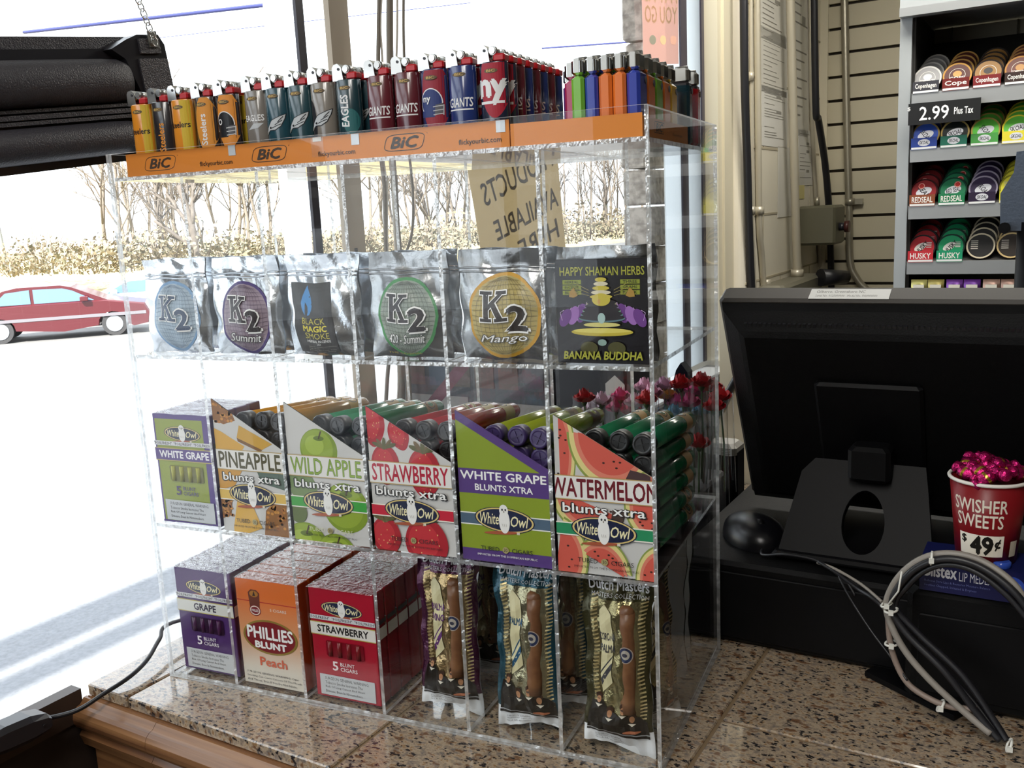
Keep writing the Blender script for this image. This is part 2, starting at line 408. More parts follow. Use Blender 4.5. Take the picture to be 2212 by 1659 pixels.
# unseen beams added beyond the roof edge to cast shade in bands on the pavement
b = MB(); SHADE_BEAM = mat('shade_beam', '8a8378', .6)
b.box((-2.66, -8, 1.36), (-2.40, 1.6, 1.42), SHADE_BEAM); b.box((-2.33, -8, 1.36), (-2.19, 1.6, 1.42), SHADE_BEAM)
for t in (-8.0, -3.5): b.box((-2.6, t, -1.1), (-2.5, t + .1, 1.36), SHADE_BEAM); b.box((-2.5, t, 1.42), (-1.3, t + .08, 1.5), SHADE_BEAM)
b.build('shade_beams', kind='structure', rz=YAW)

# stone pier just outside the second window
STONE = mat('rough_pier_stone', 'c3bab0', 0.85, noise=(45, '8f877f', .38, .66), bump=(55, 1.0))
b = MB(); rnd = random.Random(4); z = -1.1; s0, s1, t0, t1 = -0.865, -0.785, 1.90, 2.06
while z < 1.5:
    h = rnd.uniform(0.10, 0.15); q = [rnd.uniform(-.012, .012) for _ in range(4)]
    for half in range(2):
        ta = t0 + (t1 - t0) * (0 if half == 0 else .45 + q[0]); tb = t0 + (t1 - t0) * (.45 + q[0] if half == 0 else 1)
        b.bbox((s0 + q[1], ta + q[2] * (half == 0), z + .002), (s1 + q[3], tb, z + h - .003), STONE, 0.006)
    z += h
tag(b.build('stone_pier', rz=YAW), 'rough grey stone pier standing outside the far end of the window', 'pillar')

b = MB(); b.box((-2.02, 1.70, -1.11), (-1.98, 1.79, 1.49), mat('white_canopy_post', 'f2f5fa', .4))
tag(b.build('canopy_post', rz=YAW), 'white square post standing on the pavement outside the window', 'post')

# --- cars
def car(name, label, paint, wf, wr, ground, wheelbase=2.7, hgt=1.4, flip=False):
    """wf, wr: ground contact of the near front and rear wheels (s, t)"""
    a = L(wr[0], wr[1], ground); c = L(wf[0], wf[1], ground); d = (c - a); k = d.length / wheelbase; yaw = math.atan2(d.y, d.x)
    root = thing(name, label, 'car', a, yaw); root.scale = (k, k, k)
    PT = mat('car_paint_' + paint, paint, 0.3, coat=0.5); GL = mat('car_glass', '6482a0', .08, spec=.8); DK = mat('car_black_trim', '26262a', .6); TY = mat('tyre_rubber', '3a3a3c', .8); HB = mat('wheel_alloy', '8a8d92', .4, .3)
    far = 1 if not flip else -1                # body extends away from the near side
    W = 1.72
    def prof_pts(pr, y): return [(x, y, z) for x, z in pr]
    low = [(-0.95, .30), (-1.02, .62), (-0.98, .88), (0.0, .93), (0.55, .95), (2.55, .95), (3.5, .80), (3.62, .55), (3.55, .28)]
    arch = lambda cx: [(cx + .37 * math.cos(t), .30 + .37 * math.sin(t)) for t in [math.pi * i / 8 for i in range(9)]]
    b = MB(); bot = arch(2.7) + arch(0.0)
    side = low + [(3.2, .22)] + bot[:9] + [(1.5, .20)] + bot[9:] + [(-.5, .24)]
    ys = [(0.0, 1.0), (0.05 * far, 1.0), ((W - .05) * far, 1.0), (W * far, 1.0)]
    rings = []
    for q, (y, _) in enumerate(ys):
        ins = .03 if q in (0, 3) else 0
        rings.append([b.vert((x * (1 - ins * .3), y, z if z < .6 else z - ins)) for x, z in side])
    b.loft(rings, PT, True, False); b.build('body', root)
    cab = [(-0.35, .92), (0.15, 1.33), (0.5, hgt), (1.5, hgt), (1.75, 1.34), (2.6, .94)]
    b = MB(); rings = []
    for y, i in ((0.06, 0), (0.2, 1), (W - .2, 1), (W - .06, 0)):
        rings.append([b.vert((x if i else x * (1.0), (y if z > 1 or not i else y) * far, z if i else min(z, .94 + (z - .94) * .97))) for x, z in cab])
    b.loft(rings, PT, True, False); b.build('cabin', root)
    b = MB(); yy = 0.055 * far
    for q in ([(-.12, .96), (.22, 1.27), (.78, 1.32), (.78, .96)], [(.86, .96), (.86, 1.32), (1.55, 1.31), (1.78, 1.24), (2.28, .96)]):
        pts = [(x, yy - .012 * far, z) for x, z in q]; b.poly(pts if far > 0 else pts[::-1], GL)
    b.build('side_glass', root)
    b = MB(); b.box((-0.9, min(-.012 * far, 0), .52), (3.5, max(-.012 * far, 0), .60), mat('car_side_strip', '77747a', .4)); b.build('side_strip', root)
    for i, cx in enumerate((0.0, 2.7)):
        b = MB(); y0, y1 = .02 * far, .24 * far
        b.cyl((cx, y0, .31), (cx, y1, .31), .31, TY, 24); wh = b.build('wheel', root); b = MB(); b.cyl((cx, y0 - .012 * far, .31), (cx, y0 + .02 * far, .31), .21, HB, 20); b.build('hubcap', wh)
        b = MB(); b.cyl((cx, (W - .02) * far, .31), (cx, (W - .24) * far, .31), .31, TY, 20); b.build('wheel', root)
    b = MB(); b.bbox((1.95, -.14 if far > 0 else .02, .95), (2.15, -.02 if far > 0 else .14, 1.08), PT, .02); b.build('mirror', root)
    return root
car('red_sedan', 'dark red sedan with grey side strip crossing the road outside', '541820', onZ(251, 724, -1.75)[:2], onZ(4, 744, -1.75)[:2], -1.75)
WC = onZ(206, 704, -1.75); WD = onZ(404, 689, -1.75)
car('white_sedan', 'white sedan with bluish windows on the road beyond the red sedan', 'e4eaf2', WC[:2], WD[:2], -1.75, flip=True)

# --- bare trees, brush
BARK = mat('grey_bark', '746c66', .9, noise=(6, '605954', .3, .7)); BARK2 = mat('pale_bark', '82786e', .9)  # the bark's own greys, the first mottled at random
def branch(b, p, d, ln, r, depth, rnd, mt):
    pts = [p]; q = p.copy(); dd = d.copy()
    for _ in range(4):
        dd = (dd + Vector((rnd.uniform(-.16, .16), rnd.uniform(-.16, .16), rnd.uniform(-.05, .12)))).normalized(); q = q + dd * (ln / 4); pts.append(q.copy())
    b.tube(pts, r, mt, 5 if depth > 2 else 4 if depth > 1 else 3, True, r * .55)
    if depth <= 0: return
    for k in range(rnd.randint(3, 4) if depth > 1 else rnd.randint(3, 5)):
        f = rnd.uniform(.35, 1.0); i = min(int(f * 4), 4); a = rnd.uniform(0, 6.28); tilt = rnd.uniform(.35, .85)
        u = dd.orthogonal().normalized(); w = dd.cross(u)
        nd = (dd * math.cos(tilt) + (u * math.cos(a) + w * math.sin(a)) * math.sin(tilt) + Vector((0, 0, .12))).normalized()
        branch(b, pts[i], nd, ln * rnd.uniform(.5, .75), r * rnd.uniform(.4, .6), depth - 1, rnd, mt)
def tree_proto(seed, h, r, depth, mt):
    b = MB(); rnd = random.Random(seed); branch(b, Vector((0, 0, 0)), Vector((0, 0, 1)), h, r, depth, rnd, mt); return b
big = []
def place_tree(o, px, py, z, rz, sc, label, group):
    s, t, _ = onZ(px, py, z); o.location = L(s, t, z - .05); o.rotation_euler = (0, 0, rz); o.scale = (sc,) * 3; tag(o, label, 'tree', group)
P1 = tree_proto(3, 3.0, .16, 4, BARK).build('bare_tree'); P2 = tree_proto(11, 3.4, .13, 4, BARK).build('bare_tree'); P3 = tree_proto(23, 5.0, .07, 3, BARK2).build('bare_tree')
used = set()
def tree(o, *a):
    if o.name in used: o = o.copy(); COL.objects.link(o)
    used.add(o.name); place_tree(o, *a); return o
GT = 'bare trees at the edge of the woods'
tree(P1, 432, 583, -1.0, 0.6, 1.0, 'largest bare tree, thick grey trunk, seen through the second top compartment', GT)
tree(P2, 358, 580, -1.0, 2.0, .9, 'bare tree with pale limbs seen through the first top compartment', GT)
tree(P1, 925, 528, -.9, 2.4, .9, 'bare forked tree seen just left of the brown paper sign', GT)
tree(P2, 968, 524, -.9, 4.0, .85, 'slim bare tree touching the left edge of the brown paper sign', GT)
tree(P2, 1310, 508, -.85, 5.0, .8, 'bare bushy-footed tree seen through the last top compartment', GT)
tree(P1, 1215, 510, -.85, 1.1, .9, 'bare tree at the right edge of the brown paper sign', GT)
rnd = random.Random(5)
for i in range(64):
    px = 230 + i * 18.5 + rnd.uniform(-9, 9); py = 566 - (px - 250) * .062 + rnd.uniform(-4, 4)
    if 590 < px < 730: continue
    tree(P3, px, py, -.78, rnd.uniform(0, 6), rnd.uniform(.75, 1.25), 'thin pale bare tree in the woods across the road', 'thin trees of the far woods')
LEAF = [mat('dry_brush_' + str(i), c, .9) for i, c in enumerate(('8c816c', '847864', '968b78', '7a7866'))]
def bush_proto(seed, w, h):
    b = MB(); rnd = random.Random(seed)
    for k in range(420):
        a = rnd.uniform(0, 6.28); rr = math.sqrt(rnd.random()) * w; z = rnd.random() ** .7 * h * (1 - .55 * (rr / w) ** 2)
        c = Vector((rr * math.cos(a), rr * math.sin(a), z)); q = rnd.uniform(.04, .11)
        u = Vector((rnd.uniform(-1, 1), rnd.uniform(-1, 1), rnd.uniform(-1, 1))).normalized() * q; v = u.orthogonal().normalized() * q * .6
        b.poly([c - u, c + v, c + u, c - v], rnd.choice(LEAF))
    for k in range(14):
        a = rnd.uniform(0, 6.28); rr = rnd.random() * w * .8
        b.tube([(rr * .4 * math.cos(a), rr * .4 * math.sin(a), 0), (rr * math.cos(a), rr * math.sin(a), h * rnd.uniform(.6, 1.15))], .015, BARK2, 3)
    return b
B1 = bush_proto(1, 1.6, 1.5).build('dry_bush'); B2 = bush_proto(2, 1.2, 1.0).build('dry_bush')
for i in range(30):
    px = 20 + i * 46 + rnd.uniform(-14, 14); py = 588 - max(px - 200, 0) * .068 + rnd.uniform(-3, 6)
    o = B1 if i % 2 else B2
    if o.name in used: o = o.copy(); COL.objects.link(o)
    used.add(o.name); s, t, _ = onZ(px, py, -.9); o.location = L(s, t, -.95); o.rotation_euler = (0, 0, rnd.uniform(0, 6)); o.scale = (rnd.uniform(.7, 1.3),) * 3
    tag(o, 'low dry yellowish bush at the foot of the far woods', 'bush', 'dry bushes along the woods')
s, t, _ = onZ(186, 585, -1.2)
b = MB(); b.cyl((0, 0, 0), (0, 0, 1.3), .04, BARK2, 8); b.box((-.5, -.02, .5), (.5, .02, 1.5), mat('white_sign_board', 'f4f6fa', .4))
tag(b.build('road_sign', loc=L(s, t, -1.2), rz=R(40)), 'white board sign on a post across the road', 'sign')
s, t, _ = onZ(20, 592, -1.2)
b = MB(); b.cyl((0, 0, 0), (-1.0, 0, 9), .06, mat('grey_pole', '8f95a0', .7), 8)
tag(b.build('utility_pole', loc=L(s, t, -1.2)), 'thin leaning grey pole beyond the road at the left edge', 'pole')
def cable_out(p0, p1, r, label):
    a = L(*onT(*p0, 9.0)); c = L(*onT(*p1, 9.0)); d = c - a
    b = MB(); b.tube([a - d * .02, a, a + d * .5, c, c + d * .02], r, mat('overhead_cable', '30366e', .5), 6)
    tag(b.build('overhead_cable'), label, 'cable', 'overhead cables outside')
cable_out((60, 69), (580, 10), .026, 'thick bluish overhead cable above the black sign housing')
cable_out((350, 81), (1000, 8), .004, 'thinnest overhead cable passing behind the wooden window post')
cable_out((1175, 104), (1400, 88), .009, 'bluish overhead cable right of the team lighters')

# ------------------------------------------------------------------ counter and display case
def RT(name, label, cat, loc, group=None):
    """a thing standing in the room's axes; returns its root and a maker of meshes in room coordinates"""
    root = thing(name, label, cat, L(*loc), YAW, group); off = Matrix.Translation(-Vector(loc))
    def mk():
        b = MB(); b.X = off; return b
    return root, mk

def granite():
    m = bpy.data.materials.new('speckled_granite'); m.use_nodes = True; nt = m.node_tree; b = nt.nodes['Principled BSDF']; N = nt.nodes.new; LK = nt.links.new
    tc = N('ShaderNodeTexCoord'); mp = N('ShaderNodeMapping'); mp.inputs['Scale'].default_value = (1, 1.6, 1); LK(tc.outputs['Object'], mp.inputs[0])
    def layer(scale, ramp, detail=3):
        n = N('ShaderNodeTexNoise'); n.inputs['Scale'].default_value = scale; n.inputs['Detail'].default_value = detail; LK(mp.outputs[0], n.inputs['Vector'])
        r = N('ShaderNodeValToRGB'); r.color_ramp.interpolation = 'LINEAR'; e = r.color_ramp.elements
        e[0].position, e[0].color = ramp[0][0], ramp[0][1]; e[1].position, e[1].color = ramp[-1][0], ramp[-1][1]
        for p, c in ramp[1:-1]: q = e.new(p); q.color = c
        LK(n.outputs['Fac'], r.inputs[0]); return r
    base = layer(210, [(.3, lin('6f6762')), (.46, lin('968470')), (.56, lin('ac9b84')), (.68, lin('8c6c4a'))])
    blk = layer(190, [(.585, (0, 0, 0, 1)), (.62, (1, 1, 1, 1))]); rus = layer(110, [(.58, (0, 0, 0, 1)), (.66, (1, 1, 1, 1))])
    m1 = N('ShaderNodeMixRGB'); LK(rus.outputs[0], m1.inputs[0]); LK(base.outputs[0], m1.inputs[1]); m1.inputs[2].default_value = lin('6e5038')
    m2 = N('ShaderNodeMixRGB'); LK(blk.outputs[0], m2.inputs[0]); LK(m1.outputs[0], m2.inputs[1]); m2.inputs[2].default_value = lin('2a2728')
    LK(m2.outputs[0], b.inputs['Base Color']); b.inputs['Roughness'].default_value = 0.2; b.inputs['Coat Weight'].default_value = 1.0; b.inputs['Coat Roughness'].default_value = 0.04; b.inputs['Specular IOR Level'].default_value = 0.45; return m
GRANITE = granite()
def wood(name, c1, c2, axis):
    m = bpy.data.materials.new(name); m.use_nodes = True; nt = m.node_tree; b = nt.nodes['Principled BSDF']; N = nt.nodes.new; LK = nt.links.new
    tc = N('ShaderNodeTexCoord'); mp = N('ShaderNodeMapping'); sc = [120, 120, 120]; sc[axis] = 4; mp.inputs['Scale'].default_value = sc; LK(tc.outputs['Object'], mp.inputs[0])
    n = N('ShaderNodeTexNoise'); n.inputs['Scale'].default_value = 1.0; n.inputs['Detail'].default_value = 5; LK(mp.outputs[0], n.inputs['Vector'])
    r = N('ShaderNodeValToRGB'); r.color_ramp.elements[0].color = lin(c1); r.color_ramp.elements[1].color = lin(c2); r.color_ramp.elements[0].position = .35; r.color_ramp.elements[1].position = .65
    LK(n.outputs['Fac'], r.inputs[0]); LK(r.outputs[0], b.inputs['Base Color']); b.inputs['Roughness'].default_value = .28; return m
OAK = wood('varnished_oak', '62402a', '906844', 0)

root, mk = RT('counter', 'sales counter with speckled granite tile top and varnished oak edge', 'counter', (0.3, 0.35, -0.95))
b = mk(); s_ = [-0.573] + [-0.51 + 0.2625 * i for i in range(8)]; t_ = [-0.114, 0.1, 0.3625, 0.625, 0.8]; g_ = 0.0016
for i in range(len(s_) - 1):
    for j in range(len(t_) - 1):
        b.bbox((s_[i] + g_, t_[j] + g_, -0.012), (s_[i + 1] - g_, t_[j + 1] - g_, 0.0), GRANITE, 0.0012)
b.box((-0.570, -0.110, -0.02), (1.32, 0.8, -0.002), mat('tan_grout', '7a664c', .8))
b.build('granite_top', root)
b = mk(); pr_ = []
for k in range(9):
    a = -math.pi / 2 + math.pi * k / 8; pr_.append((-0.121 - 0.010 * math.cos(a), -0.031 + 0.0125 * math.sin(a)))
pr_ = [(-0.112, -0.062), (-0.122, -0.062), (-0.126, -0.05)] + pr_ + [(-0.116, -0.0135), (-0.1125, -0.0135)]
for s0, s1 in ((-0.575, -0.465), (-0.4645, 1.35)):
    A = [b.vert((s0, t, z)) for t, z in pr_]; B = [b.vert((s1, t, z)) for t, z in pr_]; b.loft([A, B], OAK, True, False)
b.build('edge_moulding', root)
b = mk(); b.box((-0.572, -0.113, -0.95), (1.35, 0.8, -0.0125), OAK); b.build('body', root)

CX = [-0.51, -0.42679, -0.34411, -0.25753, -0.17156, -0.08515, 0.0]; DEP = 0.2285; Z1, Z2, Z3, Z4 = 0.162, 0.330, 0.495, 0.5163; TH = 0.0034
case = thing('display_case', 'clear acrylic display case of eighteen compartments standing on the granite counter', 'display case', (-0.255, 0.114, 0.0005))
OFFC = Matrix.Translation(-Vector((-0.255, 0.114, 0.0)))
def cbox(name, lo, hi, thin):
    b = MB(); b.X = OFFC; b.box(lo, hi, ACR, EDGE, thin); return b.build(name, case)
cbox('front_panel', (-0.5105, -0.003, 0.0), (0.0005, 0.0, Z4), 'y')
for x0, x1 in ((-0.5105, -0.5071), (-0.0029, 0.0005)): cbox('side_panel', (x0, 0.0003, 0.0), (x1, DEP, Z4), 'x')
XI0, XI1 = -0.5068, -0.0032
cbox('base_panel', (XI0, 0.0003, 0.0), (XI1, DEP, TH), 'z')
for z in (Z1, Z2): cbox('shelf', (XI0, 0.0003, z - TH), (XI1, DEP, z), 'z')
cbox('tray_floor', (XI0, 0.0003, Z3 - TH), (XI1, DEP, Z3), 'z')
cbox('tray_back', (XI0, DEP - 0.003, Z3 + 0.0003), (XI1, DEP, Z4), 'y')
for z0, z1 in ((TH + .0003, Z1 - TH - .0003), (Z1 + .0003, Z2 - TH - .0003), (Z2 + .0003, Z3 - TH - .0003)):
    for x in CX[1:6]: cbox('divider', (x - TH / 2, 0.0003, z0), (x + TH / 2, DEP - .002, z1), 'x')

# ------------------------------------------------------------------ black sign housing hung by a chain in the window
BLK = mat('moulded_black_plastic', '39383e', 0.36, bump=(700, 0.5)); BLK_S = mat('smooth_black_plastic', '26262b', 0.3); STEEL = mat('steel', 'b8b8b4', .3, 1.0)
root = thing('sign_housing', 'black moulded plastic back of a lit sign hanging by a chain in the window', 'sign', L(-0.60, -0.25, 0.485))
root.rotation_euler = Matrix.Rotation(YAW, 3, 'Z').to_4x4().to_euler()
root.rotation_euler = (Matrix.Rotation(YAW, 3, 'Z') @ Matrix.Rotation(R(7.0), 3, 'X')).to_euler()
def hmk():
    b = MB(); return b
T1 = 0.352                                  # length from the root to the right end
b = hmk(); b.box((-0.025, -0.4, 0.0), (0.0, T1 - 0.02, 0.112), BLK_S); b.box((-0.026, -0.4, 0.112), (-0.008, T1 - .03, 0.1245), BLK); b.build('back_plate', root)
def bulge(z0, z1, d, name, t1):
    b = hmk(); rings = []
    for tt, k in ((-0.4, 1), (t1 - 0.03, 1), (t1 - 0.012, .96), (t1 - 0.003, .82), (t1, .55)):
        ring = []
        for q in range(13):
            a = math.pi * q / 12; ring.append(b.vert((-0.001 + d * k * (math.sin(a) ** .6), tt, (z0 + z1) / 2 - (z1 - z0) / 2 * k * math.cos(a))))
        rings.append(ring)
    b.loft(rings, BLK, True, True); b.build(name, root)
bulge(0.058, 0.102, 0.026, 'channel', T1 - 0.052); bulge(0.0075, 0.041, 0.026, 'channel', T1 - 0.052)
b = hmk()
for z, w in ((0.0445, .0035), (0.0500, .0045), (0.0555, .003)): b.box((0.0, -0.4, z - w / 2), (0.012, T1 - 0.05, z + w / 2), BLK)
b.build('rib', root)
b = hmk(); A = []
prof = [(T1 - 0.062, 0.0), (T1 - .012, 0.004), (T1, 0.02), (T1 - 0.002, 0.114), (T1 - 0.008, 0.124), (T1 - 0.035, 0.124), (T1 - 0.05, 0.119), (T1 - 0.07, 0.110), (T1 - 0.055, 0.10), (T1 - .042, 0.06), (T1 - 0.05, 0.02)]
lo = [b.vert((-0.027, t, z)) for t, z in prof]; hi = [b.vert((0.014, t, z)) for t, z in prof]; b.loft([lo, hi], BLK_S, True, False)
b.box((0.014, T1 - .036, .105), (.0165, T1 - .01, .120), BLK); b.box((0.014, T1 - .04, .012), (.016, T1 - .004, .1), BLK)
ec = b.build('end_cap', root)
b = hmk(); b.box((0.0166, T1 - .025, .111), (.018, T1 - .013, .127), STEEL); b.cyl((.0172, T1 - .019, .115), (.0195, T1 - .019, .115), .0032, STEEL, 12); b.build('hanging_tab', ec)
p0 = Vector(onS(337, 97, -.572)); p1 = Vector(onS(283, -40, -.572))
ch = thing('hanging_chain', 'thin steel chain from which the black sign housing hangs', 'chain', L(*p0), 0); b = MB(); nlk = 9
d = (p1 - p0) / nlk
for i in range(nlk):
    c = p0 + d * (i + .5); ax = d.normalized(); sd_ = Vector((1, 0, 0)) if i % 2 else Vector((0, 1, 0)); sd_ = (sd_ - ax * sd_.dot(ax)).normalized(); pts = []
    for k in range(17):
        a = 2 * math.pi * k / 16; pts.append(L(*(c + ax * (d.length * .72 * math.cos(a)) + sd_ * (.0036 * math.sin(a)))) - L(*p0))
    b.tube(pts, .00065, STEEL, 5)
b.build('links', ch)

# power cord and its plug-in supply at the lower left
RUB = mat('black_rubber', '1b1b1f', .4)
pts = [L(-.545, .16, .004), L(-.553, .09, .006), L(*onZ(372, 1345, .022)), L(*onZ(345, 1380, .018)), L(*onZ(318, 1425, .012)), L(*onZ(280, 1462, .008)), L(*onT(222, 1500, -.122)), L(*onT(165, 1535, -.145)), L(*onS(96, 1553, -.564))]
b = MB(); sp = smooth_path(pts, 6); b.tube(sp, .0022, RUB, 8); tag(b.build('power_lead'), 'black flat power cord drooping over the left end of the counter', 'cord')
a = Vector(onS(97, 1553, -.562)); c = Vector(onS(-40, 1612, -.562)); dd = c - a
root, mk = RT('power_supply', 'black plug-in power supply at the lower left end of the cord', 'power supply', tuple(a))
b = mk(); u = dd.normalized(); w = Vector((0, -u.z, u.y)); rings = []
for f_, hh in ((0, .006), (.05, .009), (.3, .0125), (.7, .0125), (1.0, .010)):
    c0 = a + dd * f_; rings.append([b.vert(c0 + w * (hh * y) + Vector((x, 0, 0))) for x, y in ((-.01, -1), (.008, -1), (.012, -.6), (.012, .6), (.008, 1), (-.01, 1))])
b.loft(rings, BLK_S, True, False); b.build('housing', root)
b = mk(); q = a + dd * .14 + Vector((.0123, 0, 0)); b.cyl(q, q + Vector((.0008, 0, 0)), .0016, RUB, 10); b.build('screw', root)

# ------------------------------------------------------------------ paper signs taped to the window
def window_sheet(name, label, px, mtl, s=-0.648):
    (x0, y0), (x1, y1), (x2, y2), (x3, y3) = px       # bl br tr tl
    q = [Vector(onS(x, y, s)) for x, y in px]
    root, mk = RT(name, label, 'sign', tuple(q[0])); b = mk(); n = 10
    f = lambda u, v: (q[0] * (1 - u) + q[1] * u) * (1 - v) + (q[3] * (1 - u) + q[2] * u) * v + Vector((.0015 * math.sin(u * 5 + v * 3) + .0015, 0, 0))
    b.grid(f, n, n, mtl); b.grid(lambda u, v: f(u, v) + Vector((-.0004, 0, 0)), n, n, mtl); return root, b, f
BROWN = mat('brown_sign_paper', 'cfc2a8', .8, noise=(12, 'c6b89c', .4, .6))
BROWN.node_tree.nodes['Principled BSDF'].inputs['Transmission Weight'].default_value = 0.0
def paper_glow(m, c, k):                    # thin paper lets light through
    nt = m.node_tree; b = nt.nodes['Principled BSDF']; t = nt.nodes.new('ShaderNodeBsdfTranslucent'); t.inputs[0].default_value = lin(c); mx = nt.nodes.new('ShaderNodeMixShader'); mx.inputs[0].default_value = k
    out = nt.nodes['Material Output']; nt.links.new(b.outputs[0], mx.inputs[1]); nt.links.new(t.outputs[0], mx.inputs[2]); nt.links.new(mx.outputs[0], out.inputs[0])
paper_glow(BROWN, 'c9bb9e', .8)
root, b, f = window_sheet('paper_sign', 'brown paper sign with show-through words PRODUCTS AVAILABLE HERE taped to the window', [(1038, 548), (1222, 538), (1196, 285), (994, 292)], BROWN)
INKB = mat('show_through_ink', '857a68', .8); paper_glow(INKB, '9a8f78', .75)
pn = Panel(b, (0, 0, 0), (1, 0, 0), (0, 0, 1), cell=.02, fn=lambda x, y, o: f(x / .34, y / .2) + Vector((.0005 + o, 0, 0)))
pn.text('HERE', .135, .004, .315, .036, INKB, .015, rot=12, mirror=True)
pn.text('AVAILABLE', .055, .048, .325, .082, INKB, .015, rot=12, mirror=True)
pn.text('PRODUCTS', .030, .112, .318, .150, INKB, .015, rot=13, mirror=True)
b.build('sheet', root)
PINK = mat('faded_pink_sheet', 'dcb8ac', .7); paper_glow(PINK, 'ecd0c6', .8)
root, b, f = window_sheet('prepaid_sign', 'faded pink sign reading PAY AS YOU GO in reverse at the far window top', [(1388, 140), (1466, 138), (1462, -60), (1382, -70)], PINK)
INKP = mat('pale_sign_letters', 'dccdbb', .7); paper_glow(INKP, 'f0e0c8', .8)
pn = Panel(b, (0, 0, 0), (1, 0, 0), (0, 0, 1), fn=lambda x, y, o: f(x, y) + Vector((.0005 + o, 0, 0)))
pn.text('PAY AS', .06, .66, .96, .86, INKP, .02, mirror=True); pn.text('YOU GO', .06, .44, .96, .62, INKP, .02, mirror=True)
for i, (cx, c) in enumerate(((.25, '8f8c7c'), (.55, 'd6b78c'), (.85, 'cfa08c'))): pn.ell(cx, .26, .09, .05, mat('faded_dot_%d' % i, c, .7))
b.build('sheet', root)

# cords hanging in front of the window
CORD_G = mat('grey_cord', '8a8276', .6); CORD_W = mat('white_cord', 'e8e4da', .5)
def hang(pxs, s, r, mt, label):
    pts = smooth_path([L(*onS(x, y, s)) for x, y in pxs], 6); b = MB(); b.tube(pts, r, mt, 7); tag(b.build('hanging_wire'), label, 'cord', 'cords hanging in the window')
hang([(822, -120), (818, 60), (818, 200), (830, 400), (835, 560), (848, 700), (838, 800), (832, 900)], -.60, .0030, CORD_G, 'leftmost grey cord hanging in front of the second window')
hang([(832, -120), (822, 40), (826, 130), (836, 330), (838, 560), (860, 790), (856, 900)], -.598, .0016, CORD_W, 'thin white cord beside the leftmost hanging cord')
hang([(843, -120), (842, 100), (848, 300), (856, 480), (862, 560), (868, 800), (866, 900)], -.60, .0052, CORD_G, 'thickest grey cord of the hanging bundle')
hang([(857, -120), (858, 60), (852, 250), (850, 420), (856, 560), (878, 800), (876, 900)], -.597, .0017, CORD_W, 'white cord twisting beside the thickest hanging cord')
hang([(874, -120), (872, 90), (884, 330), (892, 420), (890, 500), (874, 560), (862, 640), (880, 760), (890, 900)], -.60, .0021, CORD_G, 'rightmost hanging cord which bends left at its foot')

# ------------------------------------------------------------------ block pier: conduits, cables, notices, box
CONDUIT = mat('painted_conduit', 'c4bca8', .35, .35, bump=(40, .1)); GALV = mat('galvanised_pipe', 'a39d8c', .35, .6)
SW = -0.576
def wall_run(name, cat, label, pxs, r, mt, off=None, group=None, n=8, collars=()):
    o_ = SW + (off if off else r + .001); P_ = [Vector(onS(x, y, o_)) for x, y in pxs]; root, mk = RT(name, label, cat, tuple(P_[-1]), group)
    b = mk(); b.tube(smooth_path(P_, 6) if len(P_) > 2 else P_, r, mt, n); b.build('run', root)
    for cx, cy in collars:
        q = Vector(onS(cx, cy, o_)); b = mk(); b.cyl(q - Vector((0, 0, .012)), q + Vector((0, 0, .012)), r * 1.5, mt, 12); b.build('coupling', root)
wall_run('black_cable', 'cable', 'thick black cable running down the edge of the block wall', [(1606, -150), (1608, 150), (1614, 350), (1619, 520), (1625, 660)], .012, RUB)
wall_run('conduit', 'pipe', 'thinnest conduit beside the black cable on the block wall', [(1621, -150), (1624, 300), (1625, 480), (1632, 660)], .006, CONDUIT, group='conduits on the block wall', collars=((1622, 165), (1625, 455)))
wall_run('conduit', 'pipe', 'middle conduit on the block wall with a coupling half way', [(1634, -150), (1638, 300), (1640, 480), (1646, 560), (1652, 660)], .010, CONDUIT, group='conduits on the block wall', collars=((1640, 455), (1655, 612)))
wall_run('conduit', 'pipe', 'thick conduit between the two columns of wall papers', [(1704, -150), (1712, 200), (1719, 480), (1724, 640)], .014, CONDUIT, off=.04, group='conduits on the block wall', collars=((1722, 590),))
wall_run('black_cable', 'cable', 'black cable slanting past the grey switch box', [(1757, -150), (1762, 220), (1768, 260), (1783, 360), (1792, 480), (1797, 660)], .012, RUB, off=.06)
wall_run('trim_conduit', 'pipe', 'slim upright conduit in the corner behind the switch box', [(1749, -150), (1752, 200), (1762, 420), (1776, 640)], .008, CONDUIT)
q = [Vector(onT(x, y, 3.02)) for x, y in ((1822, -150), (1826, 100), (1830, 300), (1834, 440), (1836, 560), (1850, 600), (1875, 628), (1915, 650), (1990, 668))]
root, mk = RT('bent_conduit', 'galvanised conduit on the slat wall bending right at its foot', 'pipe', tuple(q[-1])); b = mk(); b.tube(smooth_path(q, 6), .013, GALV, 10); b.build('pipe', root)
k_ = Vector(onT(1836, 436, 3.02)); b = mk(); b.cyl(k_ - Vector((0, 0, .012)), k_ + Vector((0, 0, .012)), .018, GALV, 12); b.box(k_ + Vector((.0, -.004, -.01)), k_ + Vector((.045, .012, .01)), GALV); b.build('strap', root)
PAPER = [mat('notice_paper_%d' % i, c, .7) for i, c in enumerate(('dedace', 'd8d4c8', 'e2dfd6', 'd8cc8c'))]
INK = mat('notice_ink', '8a857a', .8); INK2 = mat('notice_grey_block', '98948a', .8)
